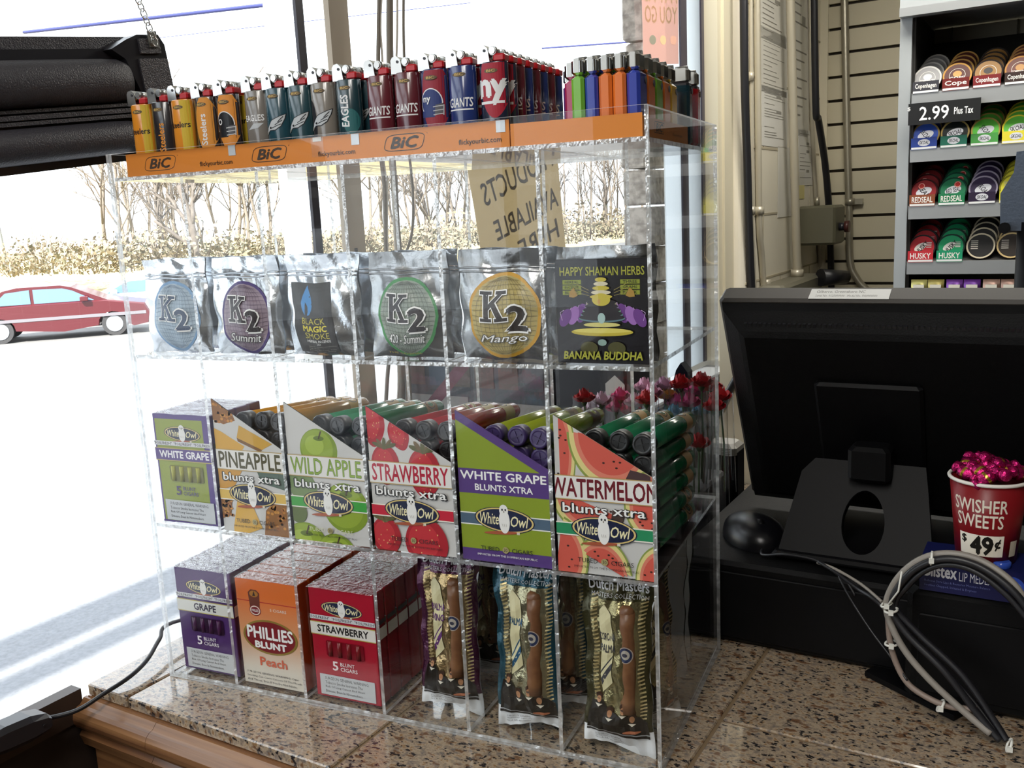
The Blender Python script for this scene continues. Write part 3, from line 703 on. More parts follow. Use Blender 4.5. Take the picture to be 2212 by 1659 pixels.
def notice(label, x0, y0, x1, y1, mt, rows, seed, skew=0):
    a = Vector(onS(x0, y1, SW + .002)); c = Vector(onS(x1, y0, SW + .002)); root, mk = RT('wall_notice', label, 'paper', tuple(a), 'papers on the block wall'); b = mk()
    w = c.y - a.y; h = c.z - a.z; b.box((a.x - .0008, a.y, a.z), (a.x, a.y + w, a.z + h), mt); rn = random.Random(seed)
    pn = Panel(b, a, (0, 1, 0), (0, 0, 1))
    for i in range(rows):
        y = h * (.93 - .86 * i / rows)
        if rn.random() < .78: pn.rect(w * .1, y - h * .006, w * (.1 + rn.uniform(.3, .8)), y + h * .004, INK)
        if rn.random() < .12: pn.rect(w * .55, y - h * .05, w * .75, y, INK2)
    b.build('sheet', root)
notice('typed notice at the top of the left column on the block wall', 1641, -60, 1699, 80, PAPER[0], 14, 1)
notice('form with grey boxes in the middle of the left column of notices', 1643, 82, 1700, 196, PAPER[1], 12, 2)
notice('framed certificate lowest in the left column of notices', 1645, 200, 1701, 314, PAPER[2], 20, 3)
notice('long pale sheet behind the thick conduit', 1710, -60, 1750, 290, PAPER[1], 16, 4)
notice('small crumpled note hanging under the long pale sheet', 1724, 285, 1756, 400, PAPER[2], 12, 5)
notice('yellow sticky note low on the block wall', 1722, 372, 1738, 430, PAPER[3], 0, 6)
notice('blank sheet lying behind the foot of the thick conduit', 1680, 320, 1712, 470, PAPER[0], 0, 7)
GBOX = mat('grey_green_enamel', '5d5a48', .45)
a = Vector(onS(1765, 530, SW + .07)); root, mk = RT('switch_box', 'grey-green metal switch box with a side knob on the block wall corner', 'switch box', (SW, a.y, a.z))
b = mk(); b.bbox((SW + .001, a.y, a.z), (SW + .13, a.y + .16, a.z + .135), GBOX, .008); b.build('housing', root)
b = mk(); kz = a.z + .06; b.cyl((SW + .131, a.y + .06, kz), (SW + .15, a.y + .06, kz), .014, BLK_S, 14); b.cyl((SW + .15, a.y + .06, kz), (SW + .165, a.y + .06, kz), .02, mat('dark_red_knob', '4a2622', .4), 16); b.build('knob', root)
b = mk(); b.cyl((SW + .05, a.y + .08, a.z + .135), (SW + .05, a.y + .08, a.z + .165), .009, GALV, 10); b.build('gland', root)
a = Vector(onS(1660, 660, SW + .04)); root, mk = RT('junction_box', 'grey junction box at the foot of the conduits above the monitor', 'junction box', (SW, a.y, a.z))
b = mk(); b.bbox((SW + .001, a.y, a.z - .05), (SW + .09, a.y + .5, a.z + .06), mat('dull_galvanised', '7c7868', .5, .3), .01); b.build('housing', root)
b = mk(); b.cyl((SW + .1, a.y + .42, a.z + .05), (SW + .17, a.y + .5, a.z + .045), .03, RUB, 12, rb=.022); b.build('black_plug', root)

# ------------------------------------------------------------------ tobacco rack with tins
RACKW = mat('light_grey_enamel', '9ca0a1', .45); RACKD = mat('dark_rack_panel', '2a2826', .6); LIP = mat('silver_shelf_edge', '9a9c9c', .35, .35); TAGW = mat('price_strip_white', 'e8e8e4', .4)
FT = 1.98
root, mk = RT('tobacco_rack', 'grey metal tobacco rack with tins on sloping shelves', 'rack', (0.4, FT + .2, -.95))
b = mk(); b.box((-.140, FT - .005, -.95), (-.112, FT + .42, .93), RACKW); b.build('side_post', root)
b = mk(); b.box((-.112, FT + .01, -.95), (-.105, FT + .42, .885), RACKD); b.build('inner_side', root)
b = mk(); b.box((-.138, FT - .03, .893), (1.0, FT + .42, .96), RACKW); b.box((-.138, FT - .036, .872), (1.0, FT - .0, .892), LIP); b.build('header', root)
b = mk(); b.box((-.105, FT + .36, -.95), (1.0, FT + .366, .89), mat('rack_back_panel', '8d8674', .7))
for zz in (.84, .80, .74, .70): b.tube([(-.1, FT + .35, zz), (1.0, FT + .35, zz)], .003, GALV, 5)
for ss in (-.06, .1, .26): b.tube([(ss, FT + .352, .55), (ss, FT + .352, .89)], .002, GALV, 5)
b.build('back_panel', root)
LIPS = [(.652, .690), (.522, .554), (.380, .414), (.240, .273)]
for z0, z1 in LIPS:
    b = mk(); b.box((-.108, FT - .012, z0), (1.0, FT, z1), LIP); b.box((-.105, FT, z0 + .008), (1.0, FT + .35, z0 + .014), RACKD)
    b.poly([(-.105, FT, z1 - .002), (1.0, FT, z1 - .002), (1.0, FT + .34, z1 + .16), (-.105, FT + .34, z1 + .16)], RACKD); b.build('shelf', root)
LN = [-.076, -.0085, .0595, .1275]
CARD = [[('3b3a40', 'Copenhagen'), ('6e2320', 'Cope'), ('7a2426', 'Copenhagen'), ('3a2a26', 'Copenhagen')],
        [('27408f', 'SKOAL'), ('1f6a55', 'SKOAL'), ('4d9a48', 'SKOAL'), ('e3d43a', 'SKOAL')],
        [('8a4a2a', 'REDSEAL'), ('1c7a4c', 'REDSEAL'), ('2a1c36', 'SKOAL'), ('d8cf3a', '')],
        [('c42a34', 'HUSKY'), ('1f9468', 'HUSKY'), None, None]]
for r_i, row in enumerate(CARD):
    z1 = LIPS[r_i][1]
    for c_i, cd in enumerate(row):
        if not cd: continue
        b = mk(); s = LN[c_i]; b.box((s - .030, FT - .0135, z1 - .002), (s + .030, FT - .0125, z1 + .0265), P(cd[0]))
        pn = Panel(b, (s - .030, FT - .0135, z1 - .002), (1, 0, 0), (0, 0, 1)); pn.rect(.001, .001, .059, .006, TAGW)
        if cd[1] == 'SKOAL': pn.ell(.03, .0165, .014, .0085, P('d8d8dc')); pn.text('SKOAL', .019, .0125, .041, .0205, P('33343a'), .02, .3)
        elif cd[1]: pn.text(cd[1], .006, .009, .054, .023, P('f0ece4'), .02, 0)
        b.build('shelf_card', root)
b = mk(); b.box((-.112, FT - .03, .612), (.05, FT - .026, .664), P('141414'))
pn = Panel(b, (-.112, FT - .03, .612), (1, 0, 0), (0, 0, 1)); pn.text('$', -.002, .034, .005, .044, P('f4f4f0'))
pn.text('2.99', .026, .010, .092, .042, P('f4f4f0'), .01); pn.text('Plus Tax', .104, .018, .146, .034, P('f4f4f0'), .015); b.build('price_card', root)
LIDS = [[('8d8c8c', 'c6c4c0', 'COPENHAGEN'), ('4a1c16', 'b58a4a', 'COPE'), ('8a6430', '2b2422', ''), ('5a2c22', 'a97c48', 'COPENHAGEN')],
        [('2b4aa0', '8f7a44', 'SKOAL'), ('141a1a', 'a08a50', 'SKOAL'), ('56b43a', 'a8904c', 'SKOAL'), ('5cb53c', 'e0d23c', 'SKOAL')],
        [('8e1c22', '3a1416', 'SEAL'), ('14724a', '0e3a2a', 'RED SEAL'), ('2c1e3e', '9a90a0', 'SKOAL'), ('d8cf3a', '8a8420', '')],
        [('b01f2a', '2c2a2c', 'HUSKY'), ('12905c', '20342c', 'HUSKY'), ('1c1a1a', 'c0b49a', ''), ('241c16', 'b8a070', '')]]
DESC = [['silver-lidded', 'dark red and gold', 'bronze-centred', 'brown-lidded'], ['blue-lidded', 'black-lidded', 'bright green', 'green and yellow'], ['red-lidded', 'dark green', 'purple-lidded', 'yellow'], ['red and black', 'green and black', 'plain black', 'black and gold']]
RN = ['top', 'second', 'third', 'lowest']; DN = ['front', 'second', 'third', 'fourth']
TINB = mat('tin_side_dark', '2a1d1a', .35, .2)
tilt = R(14)
for r_i in range(4):
    for c_i in range(4):
        fc, rim, tx = LIDS[r_i][c_i]; proto = None
        for k in range(4):
            s = LN[c_i]; z = LIPS[r_i][1] + .035 + k * .013; t = FT + .014 + k * .0345
            lab = '%s tobacco tin, %s in its lane on the %s rack shelf' % (DESC[r_i][c_i], DN[k], RN[r_i])
            if proto is None:
                proto = thing('tobacco_tin', lab, 'tin', L(s, t, z), 0, 'tobacco tins on the rack'); proto.rotation_euler = (Matrix.Rotation(YAW, 3, 'Z') @ Matrix.Rotation(-R(20), 3, 'X')).to_euler()
                b = MB(); b.lathe([(.030, .004), (.0332, .005), (.0332, .024), (.031, .0255)], (0, 0, 0), (0, 1, 0), TINB, 28); b.build('body', proto)
                b = MB(); b.lathe([(.0325, .0), (.0338, .002), (.0338, .010), (.0333, .0105)], (0, 0, 0), (0, 1, 0), TINB, 28)
                pn = Panel(b, (0, -.0001, 0), (1, 0, 0), (0, 0, 1)); pn.ell(0, 0, .0328, .0328, P(rim, 30)); pn.ell(0, 0, .0290, .0290, P(fc)); rn = random.Random(r_i * 9 + c_i)
                if r_i in (1, 2) and c_i < 4 and tx:
                    pn.ell(0, -.001, .019, .011, P('cfcfd4'), 18); pn.text(tx, -.016, -.007, .016, .005, P('2a2a30'), .02, .2, rot=14 if c_i % 2 else -50)
                    if r_i == 2 and c_i < 2: pn.ell(-.006 + .016 * c_i, .014, .008, .008, P('c8302c')); pn.ring(-.006 + .016 * c_i, .014, .006, .006, .001, P('f0d0c0'))
                elif r_i == 0:
                    pn.ring(0, 0, .0175, .0175, .0008, P('e2ddd2')); pn.ell(0, .004, .010, .008, P(rim))
                    if tx: pn.text(tx, -.017, -.010, .017, -.003, P('f0ece0'), .01)
                elif r_i == 3 and tx:
                    pn.ell(-.004, 0, .016, .009, P('d8d4cc'), 35); pn.text(tx, -.018, -.006, .018, .005, P('1c1c1c'), .03, 0, rot=50)
                    for q in range(4): pn.rect(.010, .010 - q * .004, .022, .012 - q * .004, P('d0ccc4'))
                else:
                    for q in range(5): pn.rect(-.022, .012 - q * .005, -.006, .014 - q * .005, P('b8b2a6'))
                b.build('lid', proto)
            else:
                o = copy_tree(proto); o.location = L(s + .002 * k, t, z); o['label'] = lab
# foil sachets under the lowest shelf
SC = ['d8cf7c', 'cdbb6a', '8a4cae', '7e3fa6', 'c7a08c', 'bd9684', '2c3f9c', '3a4cae']
for i in range(8):
    s = -.098 + (i // 2) * .0835 + (i % 2) * .040; z0 = .155; t = FT + .004
    pr = thing('tobacco_pouch', '%s foil tobacco pouch, %s of its pair at the foot of the rack' % (['yellow', 'purple', 'salmon', 'blue'][i // 2], ['left', 'right'][i % 2]), 'pouch', L(s + .019, t, z0), YAW, 'foil pouches at the foot of the rack')
    m_ = mat('sachet_%d' % i, SC[i], .25, .3); b = MB()
    f = lambda u, v, m_=m_: ((u - .5) * .038, -.008 * math.sin(math.pi * u) * math.sin(math.pi * min(v * 1.1, 1)) + .001 * math.sin(v * 30), v * .07)
    b.grid(f, 8, 10, m_); b.grid(lambda u, v: (f(1 - u, v)[0], .004, v * .07), 2, 2, m_)
    pn = Panel(b, (-.019, -.0095, 0), (1, 0, 0), (0, 0, 1)); pn.rect(.006, .040, .032, .058, P('e6e0d0')); pn.rect(.014, .030, .026, .044, P('6a4432')); b.build('sachet', pr)
# shelf under the pouches
root2 = root; b = mk(); b.box((-.108, FT - .02, .125), (1.0, FT + .35, .154), LIP); b.build('shelf', root)

# ------------------------------------------------------------------ till equipment on the right of the counter
BK = mat('matte_black_plastic', '0a0a0b', .55, spec=.15, bump=(600, .15)); BK2 = mat('satin_black_plastic', '09090b', .5, spec=.15)
root, mk = RT('cash_drawer', 'low black cash drawer under the monitor', 'cash drawer', (.11, .40, 0))
b = mk(); b.bbox((-.085, .245, .0015), (.40, .62, .088), BK, .004); b.build('case', root)
b = mk(); b.bbox((-.07, .2425, .008), (.385, .246, .078), BK2, .001); b.build('drawer_front', root)
# monitor seen from behind
mon = thing('monitor', 'black flat monitor seen from behind on a slanted stand', 'monitor', L(.112, .36, .079), YAW); MT = R(26)
fr = Matrix.Translation(Vector((0, 0.005, .145))) @ Matrix.Rotation(MT, 4, 'X')     # panel frame: x right, z up the panel, -y towards us
def mm():
    b = MB(); b.X = fr; return b
W2, H0, H1 = .166, -.135, .136
b = mm(); b.bbox((-W2, .004, H0), (W2, .030, H1), mat('toplit_bezel', '393530', .5, spec=.3), .003); b.build('screen_bezel', mon)  # black bezel coloured greyer for the light on its top edge
b = mm(); rings = []
for y, i, q in ((.004, .004, 0), (-.006, .007, 1), (-.018, .024, 2), (-.021, .030, 3)):
    rings.append([b.vert((x, y, z)) for x, z in ((-W2 + i, H0 + i), (W2 - i, H0 + i), (W2 - i, H1 - i), (-W2 + i, H1 - i))])
b.loft(rings[::-1], BK, True, False)
b.build('back_cover', mon)
b = mm()
for i in range(56):                         # vent slots along the top and a dotted field
    x = -W2 + .03 + i * .0049; b.box((x, -.0155, H1 - .020), (x + .003, -.0085, H1 - .0165), RUB)
b.build('vent_row', mon)
b = mm(); b.bbox((-.070, -.029, -.06), (.032, -.020, .058), BK2, .003); b.build('mount_plate', mon)
b = mm(); b.box((-.075, .006, H1), (.000, .024, H1 + .0004), mat('white_sticker', 'd6d6d2', .5))
pn = Panel(b, (-.075, .006, H1 + .0004), (1, 0, 0), (0, 1, 0)); pn.text('Gilbarco, Greensboro NC', .006, .010, .052, .0155, P('4a4a48'))
pn.text('Serial No. 0125000000   Model No. PA0000000', .006, .0035, .064, .0075, P('6a6a68'), res=1); b.build('asset_label', mon)
b = MB(); Pt = []
def plate(u, v):                            # slanted stand plate
    w = .058 + .016 * (1 - v); return Vector((-.022 + (u - .5) * 2 * w, -.085 + .055 * v, .0098 + .0932 * v))
b.X = None
cen = (.54, .43); n_ = 28; outer = []; inner = []
for k in range(n_):
    a = 2 * math.pi * k / n_; inner.append((cen[0] + .150 * math.cos(a), cen[1] + .30 * math.sin(a)))
    c_, s_i = math.cos(a), math.sin(a); f_ = min((1 - cen[0]) / c_ if c_ > 1e-6 else cen[0] / -c_ if c_ < -1e-6 else 9, (1 - cen[1]) / s_i if s_i > 1e-6 else cen[1] / -s_i if s_i < -1e-6 else 9)
    outer.append((cen[0] + f_ * c_, cen[1] + f_ * s_i))
nrm = Vector((0, -.103, .055)).normalized()
fo = [b.vert(plate(*p)) for p in outer]; fi = [b.vert(plate(*p)) for p in inner]; bo = [b.vert(plate(*p) - nrm * .012) for p in outer]; bi = [b.vert(plate(*p) - nrm * .012) for p in inner]
for k in range(n_):
    j = (k + 1) % n_; b.face((fo[k], fo[j], fi[j], fi[k]), BK2); b.face((fi[k], fi[j], bi[j], bi[k]), BK2, True); b.face((fo[j], fo[k], bo[k], bo[j]), BK2); b.face((bo[k], bi[k], bi[j], bo[j]), BK2)
b.build('stand', mon)
b = MB(); b.bbox((-.034, -.055, .088), (.006, -.022, .124), BK2, .004); b.build('hinge_block', mon)
b = MB(); b.bbox((-.1, -.09, 0.0098), (.075, .08, .0175), BK2, .003); b.build('foot', mon)
# mouse, scanner, papers behind
ms = thing('mouse', 'black computer mouse with a scroll wheel on the cash drawer', 'mouse', L(-.022, .325, .0885), YAW + R(35))
b = MB(); b.grid(lambda u, v: (.031 * math.cos(2 * math.pi * u) * math.sin(math.pi * v / 2) * (1 - .08 * math.sin(2 * math.pi * u)), .052 * math.sin(2 * math.pi * u) * math.sin(math.pi * v / 2), .025 * math.cos(math.pi * v / 2) ** .7 * (1 - .15 * math.sin(2 * math.pi * u) * math.sin(math.pi * v / 2))), 28, 10, mat('glossy_black', '0c0c10', .3, spec=.35)); b.build('body', ms)
b = MB(); b.cyl((-.003, -.022, .020), (.003, -.022, .020), .007, BK2, 14); b.build('scroll_wheel', ms)
pts = [L(-.0, .285, .094), L(.004, .27, .091), L(.03, .262, .098), L(.06, .258, .098), L(.085, .25, .09), L(.10, .242, .075)]
b = MB(); b.tube(smooth_path(pts), .0016, RUB, 6); tag(b.build('mouse_lead'), 'thin black mouse cord looping over the cash drawer edge', 'cord')
p = onT(1562, 1085, .50)
sc = thing('card_reader', 'black upright card reader with a silver label on its top', 'card reader', L(-.121, .53, .0015), YAW)
b = MB(); b.bbox((-.022, -.02, 0.0), (.022, .02, .132), BK2, .006); b.build('body', sc)
b = MB(); b.bbox((-.0215, -.0205, .118), (.0215, .0205, .137), mat('silver_label', 'b4b0a8', .45, .2), .005); pn = Panel(b, (-.0215, -.0205, .118), (1, 0, 0), (0, 0, 1))
for i in range(5): pn.rect(.024, .004 + i * .0022, .036, .005 + i * .0022, P('6a665e'))
b.build('top_label', sc)
# black device and box with cup on it
root, mk = RT('receipt_printer', 'black box-shaped device at the right carrying the blue lip balm carton', 'printer', (.25, .30, 0))
b = mk(); b.bbox((.150, .2445 - .04, .0015), (.40, .44 - .2, .1065), BK, .005); b.build('case', root)
b = mk(); b.bbox((.16, .2025, .012), (.39, .206, .085), BK2, .001); b.build('front_plate', root)
bx = thing('lip_balm_carton', 'dark blue lip balm counter carton under the red cup', 'carton', L(.222, .222, .107), YAW)
BLU = P('10144a', .3)
b = MB(); b.box((-.062, -.018, 0), (.075, .03, .027), BLU, skip=('+z',)); b.poly([(-.062, -.018, .027), (.075, -.018, .027), (.075, .03, .0275), (-.062, .03, .0275)], mat('pale_blue_inner_card', '141a4c', .4))
pn = Panel(b, (-.062, -.018, 0), (1, 0, 0), (0, 0, 1)); WH = P('e4e4ea')
pn.text('Blistex', .004, .0135, .029, .0245, WH, .03); pn.text('LIP MEDEX', .031, .0125, .057, .0205, WH, 0)
pn.lines(['Relieves Sore Lips & Restores Moisture Balance', 'Soothes Chapped, Irritated & Dryness'], .004, .003, .055, .011, P('6d76b0')); pn.ell(.071, .013, .010, .010, P('2f4cae')); pn.ell(.071, .015, .007, .004, P('5f7ccc'))
b.build('tray', bx)
for i in range(3):
    o = MB(); o.lathe([(.006, 0), (.0075, .001), (.0075, .005), (.006, .006)], (0, 0, 0), (0, 0, 1), mat('clear_blue_cap', '3150b0', .15), 16); o = o.build('lip_balm', loc=L(.178 + i * .022, .214, .1335), rz=0)
    tag(o, ['first', 'second', 'third'][i] + ' round blue lip balm pot from the left in the carton', 'lip balm', 'lip balm pots')
cup = thing('paper_cup', 'dark red paper cup with white rim and a 49 cent price panel', 'cup', L(.2085, .232, .1345), YAW)
RED = P('7c1219', .35); CR = lambda z: .0235 + (.0305 - .0235) * z / .072
b = MB(); b.lathe([(.0235, 0), (.0305, .072), (.0300, .072), (.0235, .004)], (0, 0, 0), (0, 0, 1), RED, 48, caps=True)
def cupfn(x, y, o):
    r_ = CR(y) + o; a = -math.pi / 2 + x / .0275; return Vector((r_ * math.cos(a), r_ * math.sin(a), y))
pn = Panel(b, (0, 0, 0), (1, 0, 0), (0, 0, 1), fn=cupfn, step=8e-5)
CRM = P('e9e2d2')
pn.text('SWISHER', -.026, .0475, .017, .059, CRM, .015); pn.text('SWEETS', -.0235, .034, .0145, .0455, CRM, .015)
pn.rect(-.022, .0085, .0165, .0275, P('efe9da'), 12); pn.text('$', -.0195, .0185, -.0150, .0260, P('15130f'), .03)
pn.text('49', -.011, .0105, .007, .0260, P('15130f'), .045); pn.text('¢', .009, .0145, .0135, .0245, P('15130f'), .03); pn.rect(.023, .008, .031, .022, P('d2c9b4'), 4)
b.build('body', cup)
b = MB(); pts = [(.0308 * math.cos(2 * math.pi * k / 40), .0308 * math.sin(2 * math.pi * k / 40), .072) for k in range(41)]; b.tube(pts, .0016, P('e8e4dc'), 8); b.build('rim', cup)
FOILP = mat('pink_foil', 'b01560', .22, .75, bump=(260, .8)); GOLDB = mat('gold_foil_band', 'c8a040', .25, .9)
rn = random.Random(3); sw = None
cw = cup.location
for i in range(16):
    a = i * 2.4; rr = .0235 * math.sqrt((i + .5) / 16); loc = cw + Vector((rr * math.cos(a), rr * math.sin(a), .0735 + (rn.random() * .5 + (1 - rr / .0235)) * .008))
    if sw is None:
        sw = thing('wrapped_sweet', '', 'sweet', loc, 0, 'pink foil sweets in the red cup')
        b = MB(); b.lathe([(.0008, -.013), (.005, -.0115), (.0055, -.008), (.0016, -.0068), (.0058, -.005), (.0062, 0), (.0058, .005), (.0016, .0068), (.0055, .008), (.005, .0115), (.0008, .013)], (0, 0, 0), (1, 0, 0), FOILP, 12); b.build('foil', sw)
        b = MB(); b.lathe([(.00625, -.0012), (.0064, 0), (.00625, .0012)], (0, 0, 0), (1, 0, 0), GOLDB, 12, caps=False); b.build('band', sw); o = sw
    else: o = copy_tree(sw); o.location = loc
    o.rotation_euler = (rn.uniform(0, 6), rn.uniform(-.9, .9), rn.uniform(0, 6)); o['label'] = 'pink foil wrapped sweet piled in the red paper cup'
# cable bundle
GREYC = mat('grey_cable', '8e8880', .45); BLKC = RUB; TIE = mat('white_nylon_tie', 'e2e2da', .4)
def cb(name, pxs, r, mt, label, t0=.19, dz=0):
    pts = [L(*onT(x, y, t)) for x, y, t in pxs]; b = MB(); b.tube(smooth_path(pts, 7), r, mt, 8); tag(b.build(name), label, 'cable', 'cables at the right end of the counter')
cb('grey_cable', [(2230, 1330, .17), (2190, 1262, .175), (2120, 1212, .18), (2050, 1196, .18), (1990, 1208, .18), (1942, 1246, .18), (1915, 1300, .18), (1925, 1350, .175), (1958, 1410, .17), (2010, 1470, .165), (2080, 1535, .16), (2140, 1585, .155)], .0030, GREYC, 'thick grey cable arching over the blue carton')
cb('black_cable', [(2240, 1345, .166), (2190, 1278, .17), (2120, 1226, .175), (2050, 1207, .176), (1992, 1220, .176), (1950, 1255, .176), (1926, 1310, .176), (1960, 1370, .172), (2040, 1450, .165), (2110, 1540, .16), (2160, 1600, .155)], .0030, BLKC, 'upper black cable of the arching bundle')
cb('black_cable', [(2240, 1362, .17), (2180, 1290, .174), (2110, 1236, .178), (2050, 1219, .18), (2000, 1231, .18), (1960, 1265, .18), (1934, 1310, .178), (1985, 1370, .175), (2080, 1460, .168), (2150, 1560, .16), (2175, 1600, .156)], .0028, BLKC, 'lower black cable of the arching bundle')
cb('grey_cable', [(1918, 1310, .18), (1922, 1380, .178), (1935, 1430, .176), (1960, 1475, .172), (2000, 1505, .168), (2050, 1526, .165), (2110, 1532, .162)], .0026, mat('brown_grey_cable', '8a7a70', .5), 'brownish cable looping low beside the counter mat')
cb('thin_cable', [(1768, 1214, .235), (1800, 1233, .225), (1850, 1270, .21), (1900, 1305, .19), (1990, 1400, .18), (2090, 1500, .17), (2160, 1590, .16)], .0017, BLKC, 'thin black wire slanting from the drawer top to the bundle')
cb('thin_cable', [(1766, 1216, .236), (1802, 1228, .226), (1860, 1262, .21), (1905, 1300, .19)], .0014, GREYC, 'thin grey wire slanting from the drawer top to the bundle')
cb('thin_cable', [(1812, 1245, .22), (1835, 1290, .205), (1880, 1360, .19), (1925, 1420, .18), (1960, 1470, .17)], .0010, BLKC, 'thinnest black wire hanging before the drawer front')
def tie(px, py, t, ang, ln, label):
    q = L(*onT(px, py, t)); root = thing('cable_tie', label, 'cable tie', q, 0, 'white cable ties on the bundle'); b = MB(); c, s = math.cos(R(ang)), math.sin(R(ang))
    b.tube([(.0052 * math.cos(2 * math.pi * k / 14) * s * 1.0, .0058 * math.sin(2 * math.pi * k / 14), .0052 * math.cos(2 * math.pi * k / 14) * c) for k in range(15)], .0011, TIE, 5); b.build('loop', root)
    b = MB(); b.box((-.002, -.0075, -.002), (.002, -.0045, .002), TIE); b.build('head', root)
    if ln: b = MB(); b.tube([(0, -.006, 0), (ln * .5, -.009, ln * .9), (ln * .62, -.009, ln * 1.9)], .0008, TIE, 5); b.build('tail', root)
tie(2012, 1206, .178, 5, 0, 'white cable tie at the top of the cable arch'); tie(1916, 1304, .176, 60, .018, 'white cable tie with an upright tail where the arch meets the slanting wires')
tie(1925, 1318, .172, 75, 0, 'white cable tie just below the one with the tail'); tie(1926, 1390, .178, 80, 0, 'white cable tie half way down the brownish loop'); tie(2032, 1524, .164, 30, 0, 'white cable tie at the bottom of the brownish loop'); tie(2180, 1610, .15, 20, 0, 'large cable tie at the lower right corner of the picture')
b = MB(); b.X = None; q = [onZ(x, y, .0) for x, y in ((1868, 1462), (1905, 1442), (2110, 1530), (2060, 1560))]; lo = [b.vert(L(a, c, .001)) for a, c, _ in q]; hi = [b.vert(L(a, c, .006)) for a, c, _ in q]; b.loft([lo, hi], BK2); tag(b.build('counter_mat'), 'thin black mat lying on the granite under the brownish cable', 'mat')
# register side panel seen over the rack
pl_ = [onT(x, y, 1.15) for x, y in ((2160, 498), (2161, 418), (2190, 372), (2196, 328), (2260, 318), (2260, 500))]
root, mk = RT('customer_display', 'grey metal back of a customer display before the tobacco rack', 'display', pl_[0]); b = mk(); lo = [b.vert((a, c, z)) for a, c, z in pl_]; hi = [b.vert((a, c + .03, z)) for a, c, z in pl_]; b.loft([lo, hi][::-1], mat('blue_grey_metal', '5d6878', .4, .4, bump=(200, .2)), True); b.build('back_plate', root)
q = Vector(onT(2170, 492, 1.145)); b = mk(); b.cyl(q, q + Vector((0, -.012, 0)), .009, BK2, 16); b.build('knob', root)
b = mk(); a, c, z = onT(2225, 505, 1.165); b.cyl((a, c, .09), (a, c, z + .02), .02, BK2, 14); b.build('pole', root)
root, mk = RT('rear_counter', 'dark back counter below the tobacco rack', 'counter', (.5, 1.3, -.95)); b = mk(); b.box((.0, 1.05, -.95), (1.3, 1.5, .09), KNEE); b.build('body', root)
# things behind the case: dark cartons, price tags, roses in tubes
def dark_box(name, label, cat, px, t, dpt, colr, tilt=0):
    x0, y0, x1, y1 = px; a = onT(x0, y1, t); c = onT(x1, y0, t); root, mk = RT(name, label, cat, (a[0], t, .0)); b = mk(); b.bbox((a[0], t, .0015), (c[0], t + dpt, c[2]), colr, .003); b.build('box', root); return root, mk, a, c
DK1 = mat('dark_slate_card', '30333a', .4); GRY = mat('grey_card', '9a9894', .6)
root, mk, a, c = dark_box('counter_display', 'dark counter display box with faint pictures behind the strawberry tubes', 'display', (870, 765, 1190, 1000), .50, .12, DK1)
b = mk(); pn = Panel(b, (a[0], .4995, 0), (1, 0, 0), (0, 0, 1)); w = c[0] - a[0]; rn = random.Random(8)
for i in range(6): pn.rect(w * (.08 + .15 * i), c[2] * .78, w * (.2 + .15 * i), c[2] * .97, P(rn.choice(['4a4a52', '5a4640', '3a4a5c', '544a42'])))
pn.rect(w * .08, c[2] * .35, w * .48, c[2] * .72, P('8d8a88')); pn.rect(w * .55, c[2] * .3, w * .98, c[2] * .70, P('908c88')); pn.poly([(w * .0, c[2] * .45), (w * .05, c[2] * .40), (w * .5, c[2] * .9), (w * .45, c[2] * .95)], P('6a3a48')); b.build('picture_band', root)
root, mk, a, c = dark_box('black_carton', 'plain black carton behind the watermelon tubes and roses', 'carton', (1205, 770, 1350, 1000), .48, .10, mat('black_card', '2a2c32', .5))
b = mk(); q = onT(1332, 862, .4795); pn = Panel(b, (q[0] - .016, .4798, q[2]), (1, 0, 0), (0, 0, 1)); pn.poly([(0, 0), (.028, 0), (.028, .020), (.014, .032), (0, .020)], P('d8d4cc')); b.build('price_tag', root)
p = onT(1470, 905, .62); root, mk = RT('dark_ornament', 'dark coffin-shaped stand behind the red roses', 'stand', (p[0], .62, 0)); pl2 = [onT(x, y, .62) for x, y in ((1458, 1050), (1490, 1050), (1485, 805), (1470, 784), (1460, 800), (1454, 825))]
b = mk(); lo = [b.vert((x, t, z)) for x, t, z in pl2]; hi = [b.vert((x, t + .02, z)) for x, t, z in pl2]; b.loft([hi, lo], mat('dark_blue_black', '1c2030', .3), True); b.build('board', root)
TUBE = CELLO
ROSES = [(1262, 862, 'c03038', 'red'), (1300, 868, 'd7b8c8', 'pale pink'), (1340, 858, 'd8568c', 'pink'), (1372, 872, 'd6b4c4', 'pale pink'), (1392, 838, 'd9a8c0', 'pale pink'), (1396, 866, 'c02c34', 'red'), (1362, 888, 'c83058', 'crimson'), (1440, 856, 'd99a48', 'orange'), (1470, 832, 'c2202a', 'red'), (1500, 846, 'd0458c', 'pink'), (1515, 828, 'b81e2a', 'red'), (1536, 838, 'bb222c', 'red'), (1460, 872, 'd0509c', 'pink'), (1490, 872, 'd85c98', 'pink'), (1512, 890, '6fb0d0', 'light blue'), (1542, 880, 'c0202a', 'red'), (1456, 896, '78b4d4', 'light blue'), (1434, 836, 'cfa4c0', 'pale pink'), (1408, 852, 'd8a0b8', 'pale pink'), (1528, 914, 'd8d0c4', 'cream'), (1510, 960, 'c0282c', 'red'), (1278, 888, 'd4c0cc', 'white'), (1330, 884, 'd05a88', 'pink'), (1555, 858, 'c22a30', 'red')]
STEMG = mat('green_cloth_stem', '3d5a34', .7)
rn = random.Random(12)
seen_c = {}
for i in sorted(range(len(ROSES)), key=lambda k: ROSES[k][0]): seen_c.setdefault(ROSES[i][3], []).append(i)
